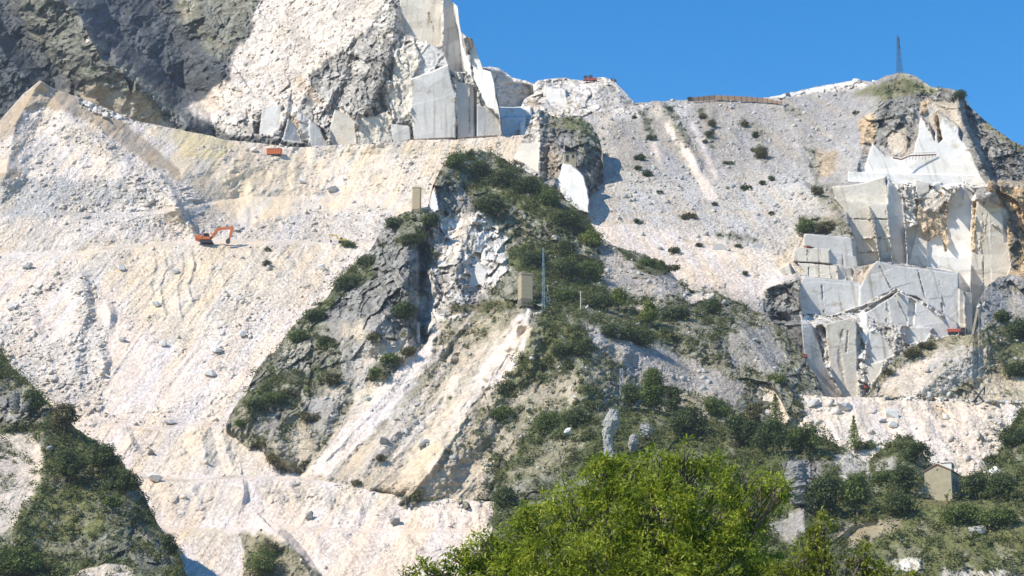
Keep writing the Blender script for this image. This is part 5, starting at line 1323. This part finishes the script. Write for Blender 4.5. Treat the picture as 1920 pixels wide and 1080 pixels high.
def cable(name, pts, r, label, sag=.6):
    m = MB(); n = 14
    for a, b in zip(pts, pts[1:]):
        a = Vector(a); b = Vector(b); prev = a
        for i in range(1, n+1):
            t = i/n; q = a.lerp(b, t)-Vector((0, 0, sag*4*t*(1-t))); m.bar(prev, q, r, 4); prev = q
    o = m.build(name, M_STEEL); tag(o, label, 'cable'); return o
cable('power_line', [t3, t1, t2], .022, 'thin power line slung from the cream hut over the pale pole', .35)
# retaining wall of timber on the skyline
def skyline_wall():
    ends = [(1299, 190), (1340, 187), (1390, 189), (1430, 191), (1466, 195)]
    P = [Vector(pt(u, v, Dat(u, v+3, 2)-.5)) for u, v in ends]
    Hh = [1.7, 1.9, 1.9, 1.6, .9]
    t = thing('retaining_wall', 'long brown timber retaining wall along the skyline above the grey scree', 'wall', P[0])
    for k in range(len(P)-1):
        a, b = P[k]-P[0], P[k+1]-P[0]; d = (b-a); n_ = 5; mb = MB()
        for j in range(n_):
            f0, f1 = j/n_, (j+1)/n_-.02
            za, zb = Hh[k]*f0, Hh[k]*f1; zc, zd = Hh[k+1]*f0, Hh[k+1]*f1
            off = Vector((0, .02*(j % 2), 0))
            q = [a+off+Vector((0, 0, za)), b+off+Vector((0, 0, zc)), b+off+Vector((0, 0, zd)), a+off+Vector((0, 0, zb))]
            v0 = [mb.bm.verts.new(x) for x in q]; v1 = [mb.bm.verts.new(x+Vector((0, .25, 0))) for x in q]
            mb.bm.faces.new(v0); mb.bm.faces.new(v1[::-1])
            for i in range(4): mb.bm.faces.new((v0[i], v1[i], v1[(i+1) % 4], v0[(i+1) % 4]))
        mb.build('plank_panel', M_WOODW, t)
    N = 16
    for i in range(N+1):
        f = i/N*(len(P)-1); k = min(int(f), len(P)-2); c = P[k].lerp(P[k+1], f-k)-P[0]; h = Hh[k]*(1-(f-k))+Hh[k+1]*(f-k)
        MB().box(c.x-.09, c.x+.09, c.y-.12, c.y-.005, c.z-.5, c.z+h+.1).build('post', M_RUST, t)
    return t
skyline_wall()
# steel walkway pinned to the upper white wall
def walkway():
    pts_ = [(1674, 296), (1690, 299), (1706, 292), (1755, 290)]
    D0 = min(Dat(u, v, 3) for u, v in pts_)-.8
    P = [Vector(pt(u, v, D0)) for u, v in pts_]
    t = thing('steel_walkway', 'dark red steel walkway fixed across the upper white sawn wall', 'walkway', P[0])
    for a, b in zip(P, P[1:]):
        a = a-P[0]; b = b-P[0]
        MB().bar(a, b, .22, 4).build('deck', M_RUST, t)
        MB().bar(a+Vector((0, -.2, .8)), b+Vector((0, -.2, .8)), .05, 4).build('handrail', M_RUST, t)
    pm = MB()
    for i in range(9):
        c = P[2].lerp(P[3], i/8)-P[0]; pm.bar(c+Vector((0, -.2, 0)), c+Vector((0, -.2, .8)), .04, 4); pm.bar(c, c+Vector((0, 1.6, -1.0)), .05, 4)
    pm.build('post', M_RUST, t)
walkway()
# machines on the far skyline
def far_machines():
    D0 = Dat(1108, 153, 2)-1; m = px(D0)
    t = thing('drilling_rig', 'dark red drilling rig with two dark housings on the far quarry skyline', 'machine', pt(1106, 151, D0))
    MB().box(-12*m, 14*m, -.8, .8, 0, 3*m, .05).build('chassis', M_REDP, t)
    MB().box(-12*m, -5*m, -.7, .7, 3*m+.003, 9*m, .05).build('housing', M_DSTEEL, t)
    MB().box(-3*m, 5*m, -.7, .7, 3*m+.003, 10*m, .05).build('housing', M_DSTEEL, t)
    MB().box(5.2*m, 13*m, -.6, .6, 3*m+.003, 5*m, .05).build('engine_cover', M_REDP, t)
    MB().bar((-9*m, 0, 9*m), (-9*m, 0, 11*m), .1, 6).build('exhaust_pipe', M_DSTEEL, t)
    for x in (-9, 10): MB().prism([(x*m-.7, -.35), (x*m+.7, -.35), (x*m+.85, -.1), (x*m+.7, .05), (x*m-.7, .05), (x*m-.85, -.1)], 'y', -.9, -.5).build('track', M_RUB, t)
    D1 = Dat(1146, 150, 2)-1
    q = thing('signal_post', 'thin dark post beside small cabinets at the right end of the far quarry skyline', 'post', pt(1150, 152, D1))
    MB().bar((0, 0, -1), (0, 0, 14*px(D1)), .09, 6).build('shaft', M_DSTEEL, q)
    MB().box(-1.2, -.3, -.3, .3, -.5, 1.2, .04).build('cabinet', M_DSTEEL, q)
    MB().box(.3, 1.3, -.3, .3, -1.0, .8, .04).build('cabinet', M_DSTEEL, q)
far_machines()
# orange container on the road
def container():
    D0 = Dat(512, 289, 2)-1.5; m = px(D0); L = 29*m; Ht = 11*m
    t = thing('skip_container', 'orange open steel container standing on the quarry road under the peak', 'container', pt(513, 289, D0), R(-4))
    b = MB().prism([(-L/2+.25, .05), (L/2-.25, .05), (L/2, Ht), (-L/2, Ht)], 'y', 0, 2.2); b.build('body', M_ORANGE, t)
    rb = MB()
    for i in range(9): x = -L/2+.45+i*(L-.9)/8; rb.box(x-.06, x+.06, -.08, -.003, .12, Ht-.12)
    rb.build('side_rib', M_ORANGE, t)
    MB().box(-L/2-.08, L/2+.08, -.12, 2.32, Ht+.002, Ht+.14).build('rim', M_REDP, t)
    MB().box(-L/2+.4, L/2-.4, -.03, 2.2, -.14, .046).build('skid', M_DSTEEL, t)
container()

def excavator(u, v, k, a, mat, label, mir=1, mats=None):
    """k: scale. house at the left, boom reaching to the right when mir=1"""
    D0 = Dat(u, v, 2)-2.5
    t = thing('excavator', label, 'excavator', pt(u, v, D0), a, 'quarry excavators'); X = lambda x: x*k*mir
    def b(x0, x1, y0, y1, z0, z1, bev=.05): m = MB(); m.box(min(X(x0), X(x1)), max(X(x0), X(x1)), y0*k, y1*k, z0*k, z1*k, bev*k); return m
    for y in (-1.45, .85):
        tr = MB(); tr.prism([(X(-1.9), .25*k), (X(-1.6), 0), (X(1.6), 0), (X(1.9), .25*k), (X(1.9), .6*k), (X(1.6), .85*k), (X(-1.6), .85*k), (X(-1.9), .6*k)], 'y', y*k, (y+.6)*k)
        o = tr.build('track', M_RUB, t)
        wl = MB()
        for i in range(5): wl.bar((X(-1.4+i*.7), (y-.03)*k, .35*k), (X(-1.4+i*.7), (y+.63)*k, .35*k), .24*k, 8)
        wl.build('roller', M_DSTEEL, o)
    b(-.9, .9, -.85, .85, .6, 1.0).build('undercarriage', M_DSTEEL, t)
    b(-2.9, 1.2, -1.3, 1.3, 1.02, 1.35).build('deck', mat, t)
    h = MB(); h.prism([(X(-3.3), 1.15*k), (X(-2.9), 1.0*k), (X(-1.9), 1.353*k), (X(-1.1), 1.353*k), (X(-1.1), 2.35*k), (X(-2.9), 2.45*k), (X(-3.25), 2.2*k)], 'y', -1.3*k, 1.3*k)
    h.build('counterweight', mat, t)
    b(-1.08, .1, -.1, 1.3, 1.355, 2.2).build('engine_cover', mat, t)
    cab = MB(); cab.prism([(X(-.9), 1.355*k), (X(1.0), 1.355*k), (X(1.05), 2.1*k), (X(.75), 2.95*k), (X(-.85), 2.95*k)], 'y', -1.28*k, -.25*k); c = cab.build('cab', mat, t)
    g = MB(); g.prism([(X(-.7), 1.9*k), (X(.93), 1.9*k), (X(.7), 2.8*k), (X(-.7), 2.8*k)], 'y', -1.31*k, -1.24*k); g.build('window', M_GLASS, c)
    bm_ = MB(); bm_.prism([(X(.7), 1.4*k), (X(1.3), 1.35*k), (X(3.4), 4.1*k), (X(4.3), 4.35*k), (X(7.4), 4.55*k), (X(7.4), 5.0*k), (X(4.0), 5.1*k), (X(2.9), 4.75*k), (X(1.9), 3.4*k)], 'y', -.05*k, .5*k)
    bm_.build('boom', mat, t)
    st = MB(); st.prism([(X(7.0), 5.5*k), (X(7.6), 5.6*k), (X(7.9), 4.6*k), (X(6.9), 1.5*k), (X(6.5), 1.5*k), (X(6.9), 4.5*k)], 'y', -.03*k, .45*k); st.build('stick', mat, t)
    bk = MB(); bk.prism([(X(6.9), 1.6*k), (X(6.3), 1.55*k), (X(5.7), 1.0*k), (X(5.75), .3*k), (X(6.35), .1*k), (X(6.9), .5*k)], 'y', -.4*k, .85*k); bk.build('bucket', M_DSTEEL, t)
    for p, q in (((1.3, 1.6), (3.1, 3.6)), ((4.4, 5.2), (7.1, 5.45))):
        MB().bar((X(p[0]), .65*k, p[1]*k), (X(q[0]), .65*k, q[1]*k), .11*k, 8).build('hydraulic_ram', M_STEEL, t)
    return t
excavator(387, 457, 1.07, R(0), M_ORANGE, 'bright orange excavator with raised boom working on the scree bench')
excavator(640, 455, .52, R(5), M_YEL, 'small yellow excavator half hidden at the right end of the scree bench', -1)
# red truck on the knoll
def truck():
    D0 = Dat(1795, 627, 2)-1.5; m = px(D0)
    t = thing('dump_truck', 'small dump truck with a red body parked on the knoll below the sawn wall', 'truck', pt(1797, 628, D0), R(-6))
    MB().prism([(-2.9, 1.0), (.6, 1.0), (.8, 1.9), (-3.1, 1.9)], 'y', 0, 2.2).build('tipper_body', M_REDP, t)
    MB().box(-2.9, 2.6, .2, 2.0, .6, .95).build('chassis', M_DSTEEL, t)
    c = MB().prism([(.95, .96), (2.7, .96), (2.7, 1.5), (2.2, 2.2), (.95, 2.2)], 'y', .1, 2.1).build('cab', M_DSTEEL, t)
    MB().prism([(1.2, 1.55), (2.5, 1.55), (2.1, 2.05), (1.2, 2.05)], 'y', .07, .098).build('window', M_GLASS, c)
    for x in (-2.2, -1.1, 1.8):
        for y in (.0, 1.9): MB().bar((x, y, .45), (x, y+.3, .45), .45, 12).build('wheel', M_RUB, t)
truck()
def small_machine(u, v, w_, h_, label):
    D0 = Dat(u, v, 2)-1.2; m = px(D0); W = w_*m; Ht = h_*m
    t = thing('compressor', label, 'machine', pt(u, v, D0), R(5), 'small red machines')
    MB().box(-W/2, W/2, 0, 1.2, .25, Ht*.8, .06).build('housing', M_REDP, t)
    MB().box(-W*.4, W*.2, .1, 1.1, Ht*.8+.003, Ht, .04).build('hood', M_DSTEEL, t)
    for x in (-W*.3, W*.3): MB().bar((x, -.05, .25), (x, .15, .25), .25, 10).build('wheel', M_RUB, t)
small_machine(1517, 465, 11, 5, 'small flat red machine on the edge of the top marble terrace')
small_machine(1624, 730, 8, 10, 'small red machine at the foot of the white rubble chute in the pit')
small_machine(1510, 672, 9, 9, 'rust patch built as a machine beside the shaded wall left of the pit')  # machine body standing in for a rust patch
def trestle():
    D0 = Dat(1836, 750, 2)-2; t = thing('steel_trestle', 'dark crossed steel frame standing on the pale terrace under the knoll', 'frame', pt(1836, 751, D0), R(10))
    for a, b in (((-1.7, 0, -.4), (1.7, 0, 3.6)), ((1.5, .2, -.4), (-1.1, .2, 2.6)), ((-1.2, .4, -.4), (.2, .1, 1.7)), ((1.7, 0, 3.6), (1.5, .2, 1.6))):
        MB().bar(a, b, .2, 6).build('strut', M_DSTEEL, t)
trestle()
# flat cut slabs stacked on the right scree
def slab_stack():
    D0 = Dat(1350, 466, 2)-1.2; m = px(D0)
    t = thing('slab_stack', 'stack of long flat grey slabs lying on the right scree', 'slabs', pt(1350, 468, D0), R(-8))
    for i in range(6): MB().box(-15*m+i*.12, 15*m-i*.35, i*.12, 2.0, i*.36, i*.36+.3, .03).build('slab', BP, t)
slab_stack()
# house on the foothill
def house():
    u0, v0 = 1760, 928; D0 = Dat(u0, 936, 3)-1.0; m = px(D0)
    a = R(-24); W = 45*m/math.cos(a); L = 8.5; He = 44*m; Hr = 56*m
    t = thing('stone_house', 'abandoned ochre gabled house standing in the scrub at the lower right', 'house', pt(u0, v0, D0), a)
    t.rotation_euler = (0, 0, a)
    w_ = MB().prism([(-W/2, -3), (W/2, -3), (W/2, He), (0, Hr-.1), (-W/2, He)], 'y', 0, L).build('wall', M_WALL, t)
    MB().box(-.15, .15, -.03, .05, He+.1, He+.4).build('vent', M_GLASS, w_)
    sl = (Hr-He)/(W/2)
    for s in (-1, 1):
        r = MB(); r.prism([(s*(W/2+.25), He-.25*sl+.02), (0, Hr+.02), (0, Hr+.18), (s*(W/2+.25), He-.25*sl+.18)], 'y', -.18, L+.2)
        ro = r.build('roof', M_TILE, t)
        rr = MB()
        for i in range(18): y = -.1+i*(L+.2)/17; rr.bar((s*(W/2+.22), y, He-.22*sl+.2), (s*.05, y, Hr+.2-.05*sl), .06, 5)
        rr.build('tile_row', M_TILE, ro)
    for y in (2.0, 4.8):
        wi = MB().box(W/2-.1, W/2+.03, y, y+.8, He*.42, He*.42+1.25).build('window', M_GLASS, t)
        MB().box(W/2-.02, W/2+.08, y-.1, y+.9, He*.42-.12, He*.42).box(W/2-.02, W/2+.06, y-.1, y+.9, He*.42+1.25, He*.42+1.38).build('sill', M_DWALL, wi)
        MB().box(W/2+.031, W/2+.08, y-.42, y-.04, He*.42, He*.42+1.25).build('shutter', flat('green_shutter', (.03, .08, .075), .7), wi)
    c = MB().box(.3, 2.4, 2.4, 5.0, He*.95, Hr+.55, .03).build('dormer', M_WHITE, t)
    MB().box(.2, 2.5, 2.28, 5.1, Hr+.552, Hr+.68, .02).build('roof', M_CONC2, c)
    MB().box(2.35, 2.43, 2.9, 4.5, Hr-.35, Hr+.35).build('window', M_GLASS, c)
    MB().box(-W/2-.9, -W/2-.003, .5, 2.4, -2, 1.6, .05).build('annex', M_WHITE, t)
house()

# ================================================================ foreground chestnut trees
M_CHEST = leafmat('chestnut_leaves', (.11, .165, .018), (.44, .50, .05), .9, .48, (.70, .70, .20))  # brightest ramp colour paints in the sunlit leaf highlights
M_CHESTY = leafmat('young_chestnut_leaves', (.13, .17, .02), (.34, .36, .04), 1.1, .42, (.48, .44, .09))
def leaf_rosettes(rng, C, dirs, n, L, jitter=.05):
    """lance shaped leaves radiating from twig ends; returns verts, tris"""
    m = len(C); c = np.repeat(C, n, 0)+rng.normal(size=(m*n, 3))*jitter; a = np.repeat(dirs, n, 0)
    d = a*.6+rng.normal(size=c.shape)*.75; d[:, 2] -= .12; d /= np.linalg.norm(d, axis=1, keepdims=True)
    up = np.array([0, 0, 1.0])+rng.normal(size=c.shape)*.45
    s = np.cross(d, up); s /= np.linalg.norm(s, axis=1, keepdims=True)+1e-9; nn = np.cross(s, d)
    l = (L*rng.uniform(.6, 1.2, m*n))[:, None]; w_ = l*.15
    droop = np.array([0, 0, -1.0])
    b0 = c+d*l*.12; mid = c+d*l*.55+droop*l*.03; tip = c+d*l+droop*l*.16
    v = np.stack([b0, mid-s*w_+nn*w_*.45, mid, mid+s*w_+nn*w_*.45, tip], 1).reshape(-1, 3)
    k = np.arange(m*n)[:, None]*5
    t = np.concatenate([k+np.array([[0, 2, 1]]), k+np.array([[0, 3, 2]]), k+np.array([[1, 2, 4]]), k+np.array([[2, 3, 4]])], 0)
    return v, t
def chestnut(name, label, D0, uc, lobes, nros, mat, L=.19, zbase=0.0, trunk_r=.26, seed=1, per=8):
    rg = np.random.default_rng(seed)
    base = Vector(pt(uc, 900, D0)); base.z = zbase
    t = thing(name, label, 'tree', base)
    cs = []; rs = []
    for (u, v, r, dd) in lobes:
        p = pt(u, v, D0+dd)-np.array(base); cs.append(p); rs.append(r*(D0+dd)/F)
    cs = np.array(cs); rs = np.array(rs)
    # limbs
    tb = MB(); fork = Vector((0, 0, max(cs[:, 2].min()-1.0, 1.2)))
    tb.bar((0, 0, -.3), fork, trunk_r*1.25, 10, trunk_r); tb.build('trunk', M_BARK, t)
    lb = MB(); tw = []
    for c, r in zip(cs, rs):
        c = Vector(c); mid = fork.lerp(c, .5)+Vector((rg.normal()*.2, rg.normal()*.2, -.25))
        lb.bar(fork-Vector((0, 0, .2)), mid, trunk_r*.42, 7, trunk_r*.26); lb.bar(mid, c, trunk_r*.26, 6, .03)
        for _ in range(7):
            d = Vector(rg.normal(size=3)); d.normalize(); d.z = abs(d.z)*.7
            lb.bar(mid.lerp(c, rg.uniform(.3, 1)), c+d*r*.85, .035, 5, .012)
    lb.build('limb', M_BARK, t)
    wts = rs**2.2; wts /= wts.sum(); ix = rg.choice(len(cs), nros, p=wts)
    d = rg.normal(size=(nros, 3)); d /= np.linalg.norm(d, axis=1, keepdims=True)
    ph = ix*1.7
    lob = 1+.20*np.sin(d[:, 0]*5+ph)*np.cos(d[:, 2]*5+ph)+.14*np.sin(d[:, 0]*11+d[:, 2]*9+ph*3)+.10*np.sin(d[:, 1]*13+ph)
    P = cs[ix]+d*(rs[ix]*lob*(rg.uniform(.3, 1.0, nros)**.4+(rg.uniform(0, 1, nros) > .9)*rg.uniform(0, .28, nros)))[:, None]
    # open gaps between the sprays
    g = vnoise(P[:, 0]*1.6+P[:, 1]*.9, P[:, 2]*1.6-P[:, 1]*.7, seed=seed+3)+.5*vnoise(P[:, 0]*3.7, P[:, 2]*3.7+P[:, 1]*2, seed=seed+8)
    P = P[g > -.34]; dd_ = d[g > -.34]
    dd_ = dd_+np.array([0, 0, .35]); dd_ /= np.linalg.norm(dd_, axis=1, keepdims=True)
    v, tr = leaf_rosettes(rg, P, dd_, per, L)
    mesh_obj('crown', v, tr, mat, t); print(name, len(P)*per)
    return t
CH = [(1130, 905, 48, 0), (1130, 868, 22, 0), (1180, 905, 50, .6), (1235, 885, 44, 0), (1290, 880, 44, .3), (1290, 850, 22, -.3), (1345, 900, 48, .5), (1400, 905, 42, 0), (1445, 925, 36, -.4), (1470, 918, 20, -.4), (1405, 950, 40, .4),
      (1080, 950, 52, .6), (1150, 980, 70, -.6), (1240, 970, 80, -.9), (1330, 980, 70, -.8), (1395, 1005, 50, .3), (1025, 985, 46, .5), (965, 1010, 40, .2), (985, 970, 24, .3), (900, 1030, 34, 0), (925, 1065, 42, .4), (860, 1055, 30, .2), (800, 1075, 26, 0), (765, 1082, 18, 0), (800, 1110, 40, 0),
      (1040, 1050, 64, -.5), (1130, 1070, 80, -1.2), (1240, 1075, 90, -1.5), (1340, 1075, 80, -1.2), (1410, 1090, 60, -.6), (1440, 1060, 34, .2), (960, 1110, 70, -.5), (1100, 1150, 100, -.8), (1250, 1160, 110, -1.0), (1380, 1160, 90, -.6), (880, 1140, 60, 0)]
chestnut('chestnut_tree', 'big bright green chestnut tree in the foreground, its crown filling the bottom centre', 62.0, 1190, CH, 13500, M_CHEST, .23, 0.0, .30, 5, 7)
CH2 = [(1540, 985, 20, 0), (1528, 1010, 22, .2), (1548, 1035, 24, .1), (1500, 1050, 26, 0), (1555, 1070, 30, 0), (1600, 1045, 14, 0), (1625, 1040, 16, .1), (1630, 1065, 16, 0), (1655, 1080, 22, 0), (1700, 1090, 18, 0), (1460, 1075, 26, 0), (1590, 1095, 32, 0), (1500, 1110, 40, 0), (1600, 1130, 40, 0), (1680, 1120, 26, 0)]
chestnut('young_chestnut', 'smaller yellowish green young chestnut right of the big foreground crown', 50.0, 1560, CH2, 800, M_CHESTY, .20, 0.0, .12, 9, 8)

# ================================================================ ground from the viewpoint to the foot of the mountain
def near_ground():
    ys = np.concatenate([np.linspace(-400, 60, 24), np.linspace(62, 460, 130), np.array([520, 700, 1200, 2000, 3000])])
    xs = np.concatenate([[-3000, -1500, -700], np.linspace(-400, 400, 200), [700, 1500, 3000]])
    X, Y = np.meshgrid(xs, ys)
    Z = np.interp(Y, [-400, 0, 130, 250, 335, 440, 600, 9000], [0, 0, 0, 8, 20, 31, 31, 31])
    Z = Z + fbm(X/60, Y/60, 4, 3)*1.2*np.clip(np.hypot(X, Y-20)/80-.6, 0, 1)*(Y < 420)
    nr, nc = X.shape; idx = np.arange(nr*nc).reshape(nr, nc)
    q = np.stack([idx[:-1, :-1], idx[:-1, 1:], idx[1:, 1:], idx[1:, :-1]], -1).reshape(-1, 4)
    m = leafmat('meadow', (.07, .085, .03), (.16, .16, .07), .15, 0.0)
    o = mesh_obj('ground', np.stack([X, Y, Z], -1).reshape(-1, 3), q, m, smooth=True); o['kind'] = 'structure'; o['label'] = 'grassy valley ground in front of the mountain'
near_ground()

# ================================================================ the light haze of the valley air
def haze():
    m = bpy.data.materials.new('haze'); m.use_nodes = True; n = m.node_tree; n.nodes.clear()
    o = n.nodes.new('ShaderNodeOutputMaterial'); v = n.nodes.new('ShaderNodeVolumePrincipled')
    v.inputs['Color'].default_value = (.80, .88, 1, 1); v.inputs['Density'].default_value = .00010; v.inputs['Anisotropy'].default_value = .2
    n.links.new(v.outputs[0], o.inputs['Volume'])
    h = MB().box(-3100, 3100, -500, 3100, -3, 420).build('haze', m); h['kind'] = 'stuff'; h['label'] = 'thin pale blue haze in the valley air'
haze()
